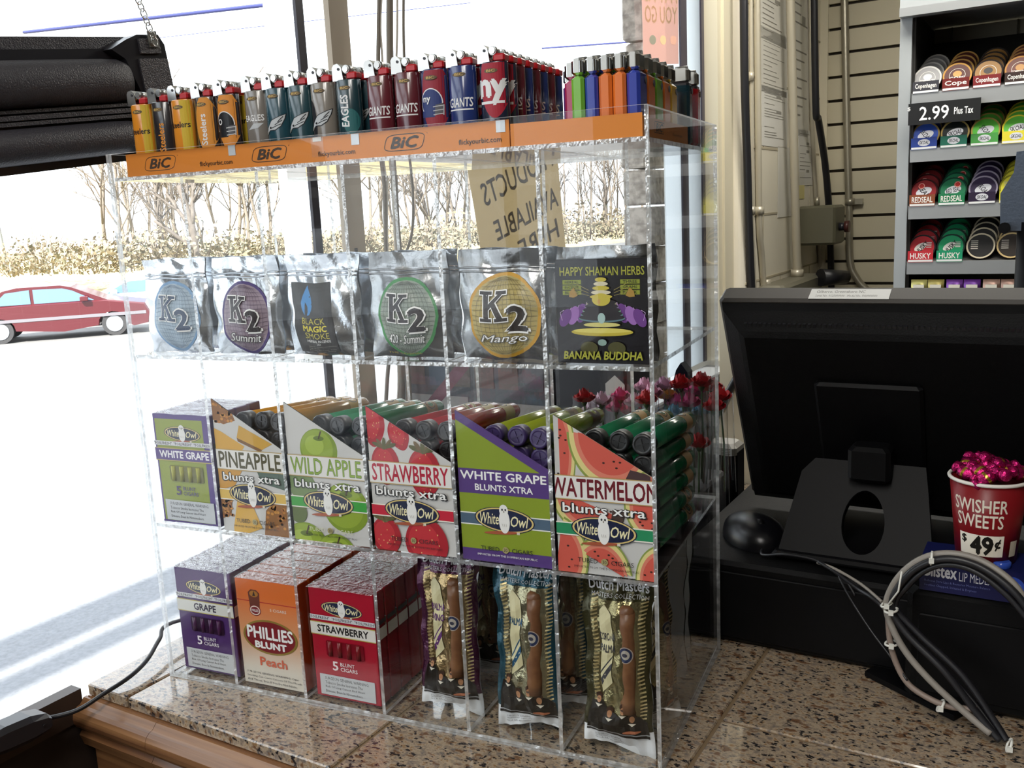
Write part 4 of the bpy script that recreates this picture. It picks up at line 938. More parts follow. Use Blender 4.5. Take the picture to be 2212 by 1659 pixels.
for i, (px, py, c, cn) in enumerate(ROSES):
    t = .345 + .11 * ((i * 7) % 5) / 5; s, t, z = onT(px, py, t); z0 = max(.002, z - .11); base = L(s + rn.uniform(-.01, .01), t, z0)
    top = L(s, t, z); pm = mat('rose_cloth_' + c, c, .6); paper_done = getattr(pm, 'users', 0)
    k_ = seen_c[cn]; which = 'the only %s one' % cn if len(k_) == 1 else '%s %s one from the left' % (['first', 'second', 'third', 'fourth', 'fifth', 'sixth', 'seventh', 'eighth'][k_.index(i)], cn)
    root = thing('cloth_rose', '%s cloth rose in a clear tube, %s' % (cn, which), 'flower', base, 0, 'cloth roses behind the display case'); h = top - base
    b = MB(); b.tube([(0, 0, 0), h * .5 + Vector((.002, 0, 0)), h], .0012, STEMG, 6); b.cyl(h - Vector((0, 0, .008)), h, .002, STEMG, 8, rb=.006); b.build('stem', root)
    b = MB()
    for ring, (n_p, rr, hh, op) in enumerate(((3, .004, .017, .1), (4, .007, .016, .35), (5, .0105, .014, .75))):
        for k in range(n_p):
            a = 2 * math.pi * (k + .4 * ring) / n_p + rn.uniform(-.2, .2); ca, sa = math.cos(a), math.sin(a)
            def fp(u, v, rr=rr, hh=hh, op=op, ca=ca, sa=sa, n_p=n_p):
                w = (u - .5) * 2 * rr * 1.05 * math.sin(math.pi * (.15 + .8 * v)) ** .6; out_ = rr * (.35 + op * v + .25 * math.sin(math.pi * v)) - .18 * w * w / rr; zz = hh * v * (1 - .18 * (2 * u - 1) ** 2) - (.004 * v * v if op > .5 else 0)
                return h + Vector((out_ * ca - w * sa, out_ * sa + w * ca, zz - .003))
            b.grid(fp, 4, 4, pm)
    b.build('bloom', root)
    b = MB(); b.cyl(Vector((0, 0, 0)), h + Vector((0, 0, .004)), .013, TUBE, 12, rb=.0145, caps=False); b.build('clear_tube', root)
root, mk = RT('flower_stand', 'dark stand holding the bunch of cloth roses', 'stand', (-.12, .42, 0)); p0_ = onT(1240, 900, .37)[0]; p1_ = onT(1560, 900, .44)[0]
b = mk(); b.bbox((p0_ - .01, .335, .0015), (-.10, .475, .115), mat('black_card', '2a2c32', .5), .003); b.build('box', root)
# leaning cream boards by the jamb, with a cable
pl3 = [onT(x, y, .80) for x, y in ((1552, 1000), (1640, 1090), (1572, 640), (1556, 640))]
root, mk = RT('cream_board', 'cream leaning board between the display case and the monitor', 'board', pl3[0]); b = mk(); lo = [b.vert(p) for p in pl3]; hi = [b.vert(Vector(p) + Vector((0, .012, 0))) for p in pl3]; b.loft([hi, lo], PAINT_SM, True); b.build('board', root)
hang_ = [L(*onT(x, y, .793)) for x, y in ((1600, 800), (1575, 845), (1558, 880), (1540, 905))]; b = MB(); b.tube(smooth_path(hang_), .006, RUB, 8); tag(b.build('thick_cable'), 'thick black cable crossing the cream leaning board', 'cable')

# ------------------------------------------------------------------ goods in the display case
def onY(px, py, y):
    d = ray(px, py); return CAM + d * ((y - CAM.y) / d.y)
ORD = ['first', 'second', 'third', 'fourth', 'fifth', 'sixth', 'seventh', 'eighth', 'ninth', 'tenth', 'eleventh', 'twelfth', 'thirteenth', 'fourteenth', 'fifteenth']
NAVY = P('1b2240'); GOLD = P('d8c07a'); CREAM = P('efe6b8'); OWLW = P('ecebe8'); CIG = P('a5563a'); OUTW = P('f2f2f0'); INKD = P('2a2a2c')
def owl_logo(pn, cx, cy, rx, ry, field=NAVY, gold=GOLD):
    pn.ell(cx, cy, rx * 1.06, ry * 1.1, NAVY, -3); pn.ell(cx, cy, rx * 1.02, ry * 1.04, gold, -3); pn.ell(cx, cy, rx * .96, ry * .93, field, -3)
    pn.text('White', cx - rx * .86, cy - ry * .42, cx - rx * .20, cy + ry * .55, CREAM, .012, .25, rot=0); pn.text('Owl', cx + rx * .22, cy - ry * .50, cx + rx * .84, cy + ry * .42, CREAM, .012, .25)
    pn.ell(cx - rx * .12, cy - ry * 1.12, rx * .62, ry * .15, CIG, 4); pn.rect(cx + rx * .42, cy - ry * 1.16, cx + rx * .52, cy - ry * .95, P('d8cfc0'))
    pn.ell(cx, cy - ry * .1, rx * .19, ry * 1.05, OWLW); pn.ell(cx - rx * .01, cy + ry * .85, rx * .155, ry * .52, OWLW)
    pn.ell(cx - rx * .06, cy + ry * .92, rx * .03, ry * .10, INKD); pn.ell(cx + rx * .055, cy + ry * .92, rx * .03, ry * .10, INKD); pn.ell(cx, cy + ry * .75, rx * .02, ry * .10, P('8a8478'))
    for q in range(3): pn.line([(cx - rx * .08 + q * rx * .07, cy - ry * .3), (cx - rx * .05 + q * rx * .06, cy - ry * .55)], rx * .015, P('b5b2ac'))
# flat fruit prints
GREYB = P('c9c8c6', .35)
def berry(pn, cx, cy, w, h, leaf=True, rot=0, seed=1):
    pts = []; c, s = math.cos(R(rot)), math.sin(R(rot))
    for k in range(28):
        a = 2 * math.pi * k / 28; x = w * math.cos(a) * (1 - .25 * max(0, -math.sin(a)) ** 1.5); y = h * math.sin(a); pts.append((cx + x * c - y * s, cy + x * s + y * c))
    pn.poly(pts, P('a8202c')); rn = random.Random(seed)
    pn.poly([(cx + (x - cx) * .72 - w * .12, cy + (y - cy) * .72 + h * .08) for x, y in pts], P('bf3038'))
    for _ in range(16):
        a = rn.uniform(0, 6.28); r_ = math.sqrt(rn.random()) * .8; pn.ell(cx + w * r_ * math.cos(a) * .9, cy + h * r_ * math.sin(a), w * .03, h * .035, P('e0b070'), n=6, same=True)
    pn.k += 1
    if leaf:
        for a in (-70, -35, 0, 35, 70): pn.ell(cx + w * .5 * math.sin(R(a)), cy + h * .92 + h * .12 * math.cos(R(a)), w * .40, h * .10, P('6e5a3a' if a % 2 else '5a5a34'), 90 - a, n=10)
def melon(pn, cx, cy, rx, ry, a0, a1, seed=2):
    pn.ell(cx, cy, rx, ry, P('8a9a4c'), 0, 30, a0, a1); pn.ell(cx, cy, rx * .95, ry * .95, P('dccf8a'), 0, 30, a0, a1); pn.ell(cx, cy, rx * .84, ry * .84, P('d8806a'), 0, 30, a0, a1); pn.ell(cx, cy, rx * .74, ry * .74, P('cc5a4c'), 0, 30, a0, a1); rn = random.Random(seed)
    for _ in range(7):
        a = R(rn.uniform(a0, a1)); q = rn.uniform(.45, .72); pn.ell(cx + rx * q * math.cos(a), cy + ry * q * math.sin(a), .0011, .0008, P('3a2420'), n=8, same=True)
    pn.k += 1
def apple(pn, cx, cy, r, seed=0):
    pn.ell(cx, cy, r, r * .96, P('7c9426')); pn.ell(cx - r * .08, cy + r * .06, r * .86, r * .84, P('8fa632')); pn.ell(cx - r * .2, cy + r * .2, r * .5, r * .45, P('a4ba48')); pn.ell(cx + r * .05, cy + r * .52, r * .28, r * .11, P('5f7420')); pn.line([(cx + r * .05, cy + r * .5), (cx + r * .2, cy + r * .85)], r * .07, P('4a3a24'))
def pineskin(pn, pts, seed):
    pn.poly(pts, P('8a5a26')); rn = random.Random(seed); xs = [p[0] for p in pts]; ys = [p[1] for p in pts]
    cx = sum(xs) / len(xs); cy = sum(ys) / len(ys)
    for _ in range(34):
        x = rn.uniform(min(xs), max(xs)); y = rn.uniform(min(ys), max(ys)); x = cx + (x - cx) * .8; y = cy + (y - cy) * .8
        pn.ell(x, y, .0018, .0015, P(rn.choice(['b5762e', 'a0602a', 'c88a3a'])), n=7, same=True)
    pn.k += 1
BW = .0775
FLAV = {}
def carton_front(pn, fl, W, HL, HR):
    if fl == 'white grape':
        G = P('86992a'); PU = P('543a7a'); pn.poly([(0, 0), (W, 0), (W, HR), (0, HL)], G)
        pn.rect(0, 0, W, .0105, PU); pn.poly([(0, HL - .0075), (W, HR - .0075), (W, HR), (0, HL)], PU)
        pn.rect(0, .0585, W, .0795, PU); pn.text('WHITE GRAPE', .002, .0705, W - .002, .0775, OUTW, .02); pn.text('BLUNTS XTRA', .015, .0615, W - .014, .0668, OUTW, .02)
        for y, c in ((.0310, 'e8e8e2'), (.0322, '4f6478'), (.0395, '4f6478')): pass
        pn.rect(0, .0312, W, .0420, P('e8e8e2')); pn.rect(0, .0322, W, .0410, P('4f6478'))
    else:
        pn.poly([(0, 0), (W, 0), (W, HR), (0, HL)], GREYB)
        if fl == 'strawberry':
            berry(pn, .006, .112, .012, .02, False, 0, 1); berry(pn, .031, .104, .010, .014, False, 20, 2); berry(pn, .016, .077, .014, .018, True, 0, 3); berry(pn, .054, .072, .016, .022, True, 0, 4)
            berry(pn, .012, .012, .015, .018, True, 0, 5); berry(pn, .052, .009, .021, .024, True, 0, 6)
            tc, sc = 'b01c38', 'c22038'
        elif fl == 'watermelon':
            melon(pn, -.004, .098, .022, .05, -60, 60, 1); melon(pn, .047, .115, .036, .044, 180, 345, 2); melon(pn, .030, .066, .035, .034, 180, 320, 3); melon(pn, .084, .060, .028, .030, 100, 260, 5)
            melon(pn, -.004, .012, .03, .036, -90, 70, 4); melon(pn, .036, -.004, .026, .036, 10, 130, 6); melon(pn, .086, .0, .022, .030, 90, 270, 7)
            pn.poly([(.062, .088), (.0775, .085), (.0775, .080), (.058, .080)], P('4a3638')); pn.poly([(.047, .055), (.058, .056), (.052, .036), (.044, .036)], P('4a3a34')); tc, sc = '6a1824', '2a8a5c'
        elif fl == 'wild apple':
            apple(pn, .034, .086, .020); pn.ell(.012, .052, .018, .014, P('748a58'), -30); apple(pn, .058, .034, .024); apple(pn, .012, -.006, .024); pn.ell(.006, .026, .010, .010, P('5a6a30')); apple(pn, .045, -.012, .022); tc, sc = '8aa838', '3a9e3c'
        else:
            pineskin(pn, [(0, .128), (0, .108), (.012, .104), (.026, .108), (.022, .118)], 1); pn.poly([(.022, .114), (.034, .113), (.032, .117), (.022, .118)], P('9a5a28'))
            pn.poly([(0, .100), (.008, .097), (.034, .084), (.030, .079), (0, .079)], P('d2a03a')); pn.poly([(.030, .104), (.066, .088), (.054, .082), (.026, .092)], P('c89a34')); pn.poly([(.026, .092), (.054, .082), (.052, .0795), (.027, .0885)], P('7a5424'))
            pn.poly([(0, .063), (.03, .063), (.018, .045), (0, .040)], P('c8923a')); pn.poly([(.045, .063), (W, .060), (W, .045), (.05, .050)], P('55685f')); pn.poly([(.050, .036), (W, .040), (W, .033), (.048, .033)], P('6a8090'))
            pn.poly([(.012, .004), (.02, .034), (.034, .034), (.046, .006), (.03, 0), (.012, 0)], P('d6a84a')); pineskin(pn, [(.0, .034), (.014, .034), (.010, .016), (.0, .012)], 3); pineskin(pn, [(.048, 0), (.052, .024), (.06, .031), (W, .031), (W, 0)], 2); tc, sc = '4a4420', 'd8b458'
        pn.rect(0, .0605, W, .0805, P('b49a60')); pn.rect(0, .0613, W, .0797, P('e2e0dc'))
        TT = {'strawberry': 'STRAWBERRY', 'watermelon': 'WATERMELON', 'wild apple': 'WILD APPLE', 'pineapple': 'PINEAPPLE'}[fl]; xo = -.004 if fl == 'watermelon' else .003
        pn.text(TT, xo, .0632, W - xo, .0780, P('3c5a24' if fl == 'wild apple' else tc), .02); pn.text(TT, xo, .0632, W - xo, .0780, P(tc), .0)
        pn.text('blunts xtra', .0052, .0500, W - .005, .0582, INKD, .05); pn.text('blunts xtra', .006, .0505, W - .006, .0578, OUTW, .012)
        pn.rect(0, .0312, W, .0420, P('ece8dc')); pn.rect(0, .0322, W, .0410, P(sc))
    owl_logo(pn, W * .5, .0375, .0255, .0098)
    pn.text('TUBED', W * .22, .0100, W * .43, .0138, INKD if fl != 'wild apple' else P('d8d8b8'), 0); pn.ell(W * .5, .0118, .0028, .0028, P('a59a6a')); pn.text('30', W * .48, .0104, W * .52, .0132, INKD); pn.text('CIGARS', W * .57, .0100, W * .80, .0138, INKD if fl != 'wild apple' else P('d8d8b8'))
    pn.text('IMPORTED FROM THE DOMINICAN REPUBLIC', W * .18, .0055, W * .85, .0073, OUTW if fl == 'white grape' else INKD, res=1)

TUBES = [('pineapple', 1, 'c98f2c', '2a2a2e', 'e0b860', 'yellow'), ('wild apple', 2, '2f8a62', '34363a', 'b59a68', 'apple-green'), ('strawberry', 3, '9c1a26', '1c1a1c', 'cfc08c', 'red'), ('white grape', 4, '8f9c2c', '3a2c5a', '5a4030', 'lime'), ('watermelon', 5, '0e6a45', '17181a', 'c9a878', 'dark green')]
TR, TL = .0086, .148
for fl, ci, tcol, ccol, bcol, cname in TUBES:
    x0 = CX[ci] + .0030; x1 = CX[ci + 1] - .0030; W = x1 - x0; HL, HR = .128, .083
    root = thing('cigar_carton', 'slant-topped %s cigar carton with its fruit-coloured front in the middle row' % fl if fl != 'white grape' else 'slant-topped lime and purple WHITE GRAPE cigar carton in the middle row', 'carton', (x0, .0035, Z1 + .0004), 0, 'tubed cigar cartons')
    b = MB(); side = P({'pineapple': '2a2a2c', 'wild apple': '3a4030', 'strawberry': '2c2426', 'white grape': '543a7a', 'watermelon': '3a2c2c'}[fl])
    q = [(0, 0), (W, 0), (W, HR), (0, HL)]
    b.poly([(x, 0, z) for x, z in q], GREYB); b.poly([(x, .001, z) for x, z in q][::-1], side)
    b.box((0, .001, 0), (W, .14, .0012), side)
    b.poly([(0, .0, 0), (0, .0, HL), (0, .05, HL * .45), (0, .14, .03), (0, .14, 0)], side)
    pn = Panel(b, (0, 0, 0), (1, 0, 0), (0, 0, 1), clip=q); carton_front(pn, fl, W, HL, HR); b.build('carton', root)
    proto = None; TM = mat('tube_' + cname, tcol, .18, spec=.6, coat=.4); CM = mat('cap_' + fl.replace(' ', '_'), ccol, .35); BM = P(bcol, .3); rn = random.Random(ci)
    xs = [x0 + TR + .0006 + i * (W - 2 * TR - .0012) / 3 for i in range(4)]
    for row in range(6):
        for c in range(4):
            if row == 5 and c == 0: continue
            odd = row % 2; xx = xs[c] + (.0004 if c == 0 else 0); z = Z1 + .0018 + TR + .0132 + row * (2 * TR + .0002) * .957; y = .0065 + rn.uniform(0, .006) + (.002 if row > 3 else 0)
            lab = '%s cigar tube in the %s carton, %s from the left in its %s row' % (cname, fl, ORD[c], ['bottom', 'second', 'third', 'fourth', 'fifth', 'topmost'][row])
            if proto is None:
                proto = thing('cigar_tube', lab, 'tube', (0, 0, 0), 0, 'cigar tubes in the %s carton' % fl)
                b = MB(); b.lathe([(TR - .0006, .012), (TR - .0006, TL - .008), (TR - .0018, TL - .0035), (TR - .004, TL - .0006), (TR - .007, TL)], (0, 0, 0), (0, 1, 0), TM, 20); b.build('tube', proto)
                b = MB(); b.lathe([(TR - .003, .0006), (TR - .0022, 0), (TR - .0008, .0003), (TR, .0015), (TR, .0130), (TR - .0008, .0132)], (0, 0, 0), (0, 1, 0), CM, 24)
                b.box((-.005, -.0003, -.0004), (.005, .0004, .0004), CM); b.box((-.0004, -.0003, -.005), (.0004, .0004, .005), CM); b.build('cap', proto)
                b = MB(); b.lathe([(TR - .0004, TL - .040), (TR - .0004, TL - .019)], (0, 0, 0), (0, 1, 0), BM, 20, caps=False)
                tp = Panel(b, (0, 0, 0), (1, 0, 0), (0, 1, 0), fn=lambda x, y, o: Vector(((TR - .00035 + o) * math.sin(x / TR), y, (TR - .00035 + o) * math.cos(x / TR))))
                tp.ell(0.001, TL - .0295, .0058, .0075, P('3a2e26')); tp.ell(.001, TL - .0295, .0047, .0062, BM); tp.ell(.001, TL - .0295, .003, .004, TM); tp.rect(-.014, TL - .036, -.009, TL - .023, P('d8d2bc'))
                for k in range(5): tp.rect(-.0137, TL - .035 + k * .0025, -.0093, TL - .034 + k * .0025, INKD, 2)
                b.build('paper_band', proto); o = proto
            else: o = copy_tree(proto); o['label'] = lab
            o.location = (xx, y, z); o.rotation_euler = (Matrix.Rotation(rn.uniform(-.008, .008), 3, 'Z') @ Matrix.Rotation(-R(5), 3, 'X') @ Matrix.Rotation(rn.uniform(0, 6.28) if row < 4 else rn.uniform(-.5, .7), 3, 'Y')).to_euler()

# --- small packs
def crinkle_mat():
    m = bpy.data.materials.new('crinkled_clear_film'); m.use_nodes = True; nt = m.node_tree; nt.nodes.remove(nt.nodes['Principled BSDF']); N = nt.nodes.new; LK = nt.links.new
    out = nt.nodes['Material Output']; tr = N('ShaderNodeBsdfTransparent'); gl = N('ShaderNodeBsdfGlossy'); gl.inputs['Roughness'].default_value = .12; mx = N('ShaderNodeMixShader'); mx.inputs[0].default_value = .42
    tc = N('ShaderNodeTexCoord'); no = N('ShaderNodeTexNoise'); no.inputs['Scale'].default_value = 150; no.inputs['Detail'].default_value = 3; LK(tc.outputs['Object'], no.inputs['Vector']); bp = N('ShaderNodeBump'); bp.inputs['Strength'].default_value = 1; bp.inputs['Distance'].default_value = .006
    LK(no.outputs['Fac'], bp.inputs['Height']); LK(bp.outputs[0], gl.inputs['Normal']); LK(tr.outputs[0], mx.inputs[1]); LK(gl.outputs[0], mx.inputs[2]); LK(mx.outputs[0], out.inputs[0]); return m
CRINK = crinkle_mat()
WARN = ['SURGEON GENERAL WARNING:', 'Tobacco Smoke Increases The', 'Risk Of Lung Cancer And Heart', 'Disease, Even In Nonsmokers.']
def owl_pack(main, band, bandtx, tx, bandink, win, logo_bg=None, topc=None, film=True):
    W, H, D = .0715, .1095, .0168; root = thing('cigar_pack', '', 'pack', (0, 0, 0)); b = MB(); M_ = P(main, .3); b.bbox((0, 0, 0), (W, D, H), M_, .0006)
    pn = Panel(b, (0, 0, 0), (1, 0, 0), (0, 0, 1))
    if logo_bg: pn.rect(.0025, .002, W * .86, H * .955, P(logo_bg, .3)); pn.rect(0, .0, W * .2, .002, M_)
    owl_logo(pn, W * .5, H * .825, W * .30, H * .060)
    pn.rect(0, H * .715, W, H * .755, P('d8d8dc', .25)); pn.text('"FOILFRESH"  "FOILFRESH"  "FOILFRESH"', -.0005, H * .722, W + .0005, H * .747, INKD, .01, res=1)
    pn.rect(0, H * .575, W, H * .695, P('c0b060')); pn.rect(0, H * .583, W, H * .687, P(band, .3)); pn.text(tx, W * .5 - .0045 * len(tx) * .62, H * .605, W * .5 + .0045 * len(tx) * .62, H * .668, P(bandink), .03)
    pn.text('5', W * .30, H * .265, W * .38, H * .345, P(bandtx), .02); pn.text('BLUNT', W * .42, H * .312, W * .64, H * .345, P(bandtx), .01); pn.text('CIGARS', W * .42, H * .266, W * .68, H * .300, P(bandtx), .01)
    pn.rect(W * .08, H * .025, W * .93, H * .215, P('c8ccd0')); pn.lines(WARN, W * .16, H * .04, W * .84, H * .20, INKD)
    pn.o = pn.o + Vector((W, 0, 0)); pn.u = Vector((0, 1, 0)); pn.n = Vector((1, 0, 0)); pn.rect(0, H * .583, D, H * .687, P(band, .3)); pn.rect(0, H * .715, D, H * .755, P('3a3a40'))
    b.build('carton', root)
    b = MB(); pn = Panel(b, (0, -.0008, 0), (1, 0, 0), (0, 0, 1)); pn.poly([(W * .22 + x * W * .58, H * .39 + y * H * .145) for x, y in ((.03, 0), (.97, 0), (1, .1), (1, .9), (.97, 1), (.03, 1), (0, .9), (0, .1))], P(win[0], .2))
    for q in range(4): b.cyl((W * (.285 + .145 * q), -.0002, H * .395), (W * (.285 + .145 * q), -.0002, H * .53), .0026, P(win[1], .25), 10); 
    b.build('window', root)
    b = MB(); e = .0013; b.box((-.0004, -e * 2.4, -.0), (W + .0004, D + .0002, H + .0005), CELLO, skip=('+z',)); b.grid(lambda u, v: Vector((-.0004 + u * (W + .0008), -e * 2.4 + v * (D + e * 2.4), H + .0005 + .0006 * abs(math.sin(7 * u + 3 * v)))), 14, 5, CRINK); b.build('clear_wrap', root)
    return root
def phillies_pack():
    W, H, D = .0735, .1085, .0168; root = thing('cigar_pack', '', 'pack', (0, 0, 0)); b = MB(); m = bpy.data.materials.new('peach_fade'); m.use_nodes = True; nt = m.node_tree; bs = nt.nodes['Principled BSDF']
    tc = nt.nodes.new('ShaderNodeTexCoord'); sp = nt.nodes.new('ShaderNodeSeparateXYZ'); rp = nt.nodes.new('ShaderNodeValToRGB'); mu = nt.nodes.new('ShaderNodeMath'); mu.operation = 'MULTIPLY'; mu.inputs[1].default_value = 1 / H
    nt.links.new(tc.outputs['Object'], sp.inputs[0]); nt.links.new(sp.outputs['Z'], mu.inputs[0]); nt.links.new(mu.outputs[0], rp.inputs[0]); nt.links.new(rp.outputs[0], bs.inputs['Base Color']); bs.inputs['Roughness'].default_value = .32
    e = rp.color_ramp.elements; e[0].position = .15; e[0].color = lin('d9d2c4'); e[1].position = .85; e[1].color = lin('d96c28'); q = e.new(.5); q.color = lin('d99a6c')
    OR = P('d4622a', .3); b.bbox((0, 0, 0), (W, D, H), OR, .0006); pn = Panel(b, (0, 0, 0), (1, 0, 0), (0, 0, 1)); pn.rect(.0004, .0004, W - .0004, H - .0004, m)
    pn.rect(0, H * .795, W, H * .803, P('b02a2a')); pn.poly([(W * .22, H * .71), (W * .37, H * .71), (W * .39, H * .88), (W * .34, H * .91), (W * .25, H * .91), (W * .20, H * .88)], P('6a3222')); pn.ell(W * .295, H * .87, W * .07, H * .03, P('a8702c')); pn.poly([(W * .27, H * .85), (W * .32, H * .85), (W * .30, H * .90)], P('2e1a14'))
    pn.ell(W * .295, H * .715, W * .092, H * .052, P('7a1c24')); pn.ell(W * .295, H * .715, W * .082, H * .044, P('e8d8c8')); pn.ell(W * .295, H * .715, W * .07, H * .034, P('7a1c24')); pn.text('PHILLIES', W * .238, H * .703, W * .352, H * .727, OUTW, .01, res=1)
    pn.text('5 CIGARS', W * .54, H * .727, W * .80, H * .752, P('f0dccb'), .015); pn.ell(W * .5, H * .475, W * .44, H * .165, P('8a7430')); pn.ell(W * .5, H * .475, W * .405, H * .147, P('7a141e')); 
    pn.text('PHILLIES', W * .135, H * .455, W * .865, H * .565, OUTW, .03); pn.text('BLUNT', W * .25, H * .365, W * .75, H * .425, OUTW, .05)
    pn.text('Peach', W * .30, H * .195, W * .73, H * .275, P('cf5a34'), .025); pn.lines(['SURGEON GENERAL WARNING: Cigar', 'Smoking Can Cause Cancers Of The Mouth', 'And Throat, Even If You Do Not Inhale.'], W * .06, H * .02, W * .94, H * .13, INKD, .0)
    b.build('carton', root); b = MB(); b.box((-.0004, -.0012, 0), (W + .0004, D + .0002, H + .0005), CELLO, skip=('+z',)); b.grid(lambda u, v: Vector((-.0004 + u * (W + .0008), -.0012 + v * (D + .0012), H + .0005 + .0006 * abs(math.sin(7 * u + 3 * v)))), 14, 5, CRINK); b.build('clear_wrap', root); return root
def pack_row(pr, x, z, n, y0, pitch, desc, rowname, group, jit=0.0004):
    rn = random.Random(n)
    for i in range(n):
        o = pr if i == 0 else copy_tree(pr); o.location = (x + rn.uniform(-jit, jit), y0 + i * pitch, z); o['group'] = group
        o['label'] = '%s, %s from the front of its %s' % (desc, ORD[i] if i else 'foremost', rowname)
p_ = owl_pack('4a2a66', 'dcdcd6', 'f0ecf0', 'GRAPE', '2a1c38', ('2c1430', '4a1a4c')); pack_row(p_, CX[0] + .0065, TH + .0008, 6, .012, .0190, 'purple GRAPE cigar pack', 'bottom left stack', 'purple grape packs')
p_ = phillies_pack(); pack_row(p_, CX[1] + .004, TH + .0008, 10, .008, .0190, 'orange peach cigar pack with oval badge', 'bottom row stack', 'orange peach packs')
p_ = owl_pack('a8142c', 'e4e0da', 'f4e8e8', 'STRAWBERRY', '1c1a1a', ('7a1020', '7a1a20')); pack_row(p_, CX[2] + .006, TH + .0008, 5, .010, .0190, 'red STRAWBERRY cigar pack', 'bottom row stack', 'red strawberry packs')
p_ = owl_pack('543a84', '543a84', '4a3a6a', 'WHITE GRAPE', 'f2f0f4', ('6a6a24', 'a8a83a'), logo_bg='8f9c34'); pack_row(p_, CX[0] + .0065, Z1 + .0005, 4, .008, .0190, 'lime and purple WHITE GRAPE cigar pack', 'middle left stack', 'lime white grape packs')

# --- foil pouches
def foil(name, col, rough):
    return mat(name, col, rough, 1.0, bump=(90, .35))
FOIL = foil('silver_foil', 'c9ced4', .2); FOIL2 = foil('smoky_foil', '9a9c9e', .24)
def pouch_fn(W, H, seed, d=.009):
    rn = random.Random(seed); ph = [rn.uniform(0, 6.28) for _ in range(8)]; am = [rn.uniform(.5, 1.2) for _ in range(8)]
    def f(u, v):
        zz = v * H; body = min(v / .84, 1.0); bulge = d * (math.sin(math.pi * u) ** .7) * (math.sin(math.pi * min(max(body, 0), 1) ** .8) ** .8 if body < 1 else 0)
        wr = .0007 * (am[0] * math.sin(9 * u + 4 * v + ph[0]) + am[1] * math.sin(14 * v - 6 * u + ph[1]) + am[2] * math.sin(23 * u + 11 * v + ph[2]) * .6 + am[3] * math.sin(31 * v + 5 * u + ph[3]) * .5)
        sx = .0011 * math.sin(17 * v + ph[4]) * (1 if u > .5 else -1) * abs(2 * u - 1)
        tip = .004 * max(v - .84, 0) / .16 * math.sin(3.1 * u + ph[5])
        return Vector(((u - .5) * W + sx, -bulge - wr - tip * .5, zz + .0006 * math.sin(11 * u + ph[6])))
    return f
def K_shape(pn, x0, y0, x1, y1, mt, g=0.0):
    w, h = x1 - x0, y1 - y0; T = lambda pts: [(x0 + x * w, y0 + y * h) for x, y in pts]
    for pts in ([(.14 - g, 0), (.34 + g, 0), (.34 + g, 1), (.14 - g, 1)], [(0 - g, 0 - g), (.46 + g, 0 - g), (.46 + g, .11 + g), (0 - g, .11 + g)], [(0 - g, .89 - g), (.46 + g, .89 - g), (.46 + g, 1 + g), (0 - g, 1 + g)],
                [(.32, .36 - g), (.34, .58 + g), (.74 - g, .95), (.90 + g, .95)], [(.42 - g, .55), (.58 + g, .62 + g), (.92 + g, .05), (.70 - g, .05)], [(.60 - g, .89 - g), (1 + g, .89 - g), (1 + g, 1 + g), (.60 - g, 1 + g)], [(.58 - g, 0 - g), (1.06 + g, 0 - g), (1.06 + g, .11 + g), (.58 - g, .11 + g)]):
        pn.poly(T(pts), mt, same=True)
    pn.k += 1
def k2_label(pn, cx, cy, rx, ry, ringc, ball, word, kcol, dark):
    pn.ell(cx, cy, rx, ry, P(ringc)); pn.ell(cx, cy, rx * .92, ry * .92, P(ball, .25)); G_ = P(dark)
    for k in range(-7, 8):
        y = k / 8.0; hw = math.sqrt(1 - y * y) * .9; n = 6
        pn.line([(cx - rx * hw + 2 * rx * hw * i / n, cy + ry * .9 * y + ry * .04 * (1 - (2 * i / n - 1) ** 2) * (1 if y > 0 else -1)) for i in range(n + 1)], .0003, G_)
    for k in range(-6, 7):
        q = k / 7.0; pn.line([(cx + rx * .9 * q * math.cos(t), cy + ry * .9 * math.sin(t)) for t in [-1.45 + 2.9 * i / 8 for i in range(9)]], .0003, G_)
    kx0, ky0, kx1, ky1 = cx - rx * .62, cy - ry * .12, cx + rx * .10, cy + ry * .58
    K_shape(pn, kx0, ky0, kx1, ky1, OUTW, .035); K_shape(pn, kx0, ky0, kx1, ky1, P(kcol))
    pn.text('2', cx + rx * .12, cy - ry * .36, cx + rx * .66, cy + ry * .22, OUTW, .06); pn.text('2', cx + rx * .14, cy - ry * .34, cx + rx * .64, cy + ry * .20, P(kcol), .035)
    if word: pn.text(word, cx - rx * .62, cy - ry * .66, cx + rx * .62, cy - ry * .42, P('4a4a4c'), .04, .3); pn.text(word, cx - rx * .61, cy - ry * .65, cx + rx * .61, cy - ry * .43, OUTW, .0, .3)
def pouch(ci, label, seed, mt, printer, y=.022, W=.0755, H=.0885, dx=0, group='foil pouches in the top row', name='foil_pouch'):
    xc = (CX[ci] + CX[ci + 1]) / 2 + dx; root = thing(name, label, 'pouch', (xc, y, Z2 + .0006), 0, group); f = pouch_fn(W, H, seed)
    b = MB(); b.grid(f, 30, 34, mt); b.grid(lambda u, v: Vector((f(1 - u, v).x, .0015 + .003 * math.sin(math.pi * u) * math.sin(math.pi * min(v / .84, 1)), f(1 - u, v).z)), 8, 12, mt); fb = b.build('foil_body', root)
    b = MB(); 
    for vv in (.80, .835): b.tube([f(u / 14, vv) + Vector((0, -.0006, 0)) for u in range(15)], .0008, mt, 5)
    b.build('zip_strip', root)
    if printer:
        b = MB(); pn = Panel(b, (0, 0, 0), (1, 0, 0), (0, 0, 1), step=6e-5, cell=.003, fn=lambda x, z, o: f(x / W + .5, z / H) + Vector((0, -.0006 - o, 0))); printer(pn); b.build('printed_label', fb)
    return root
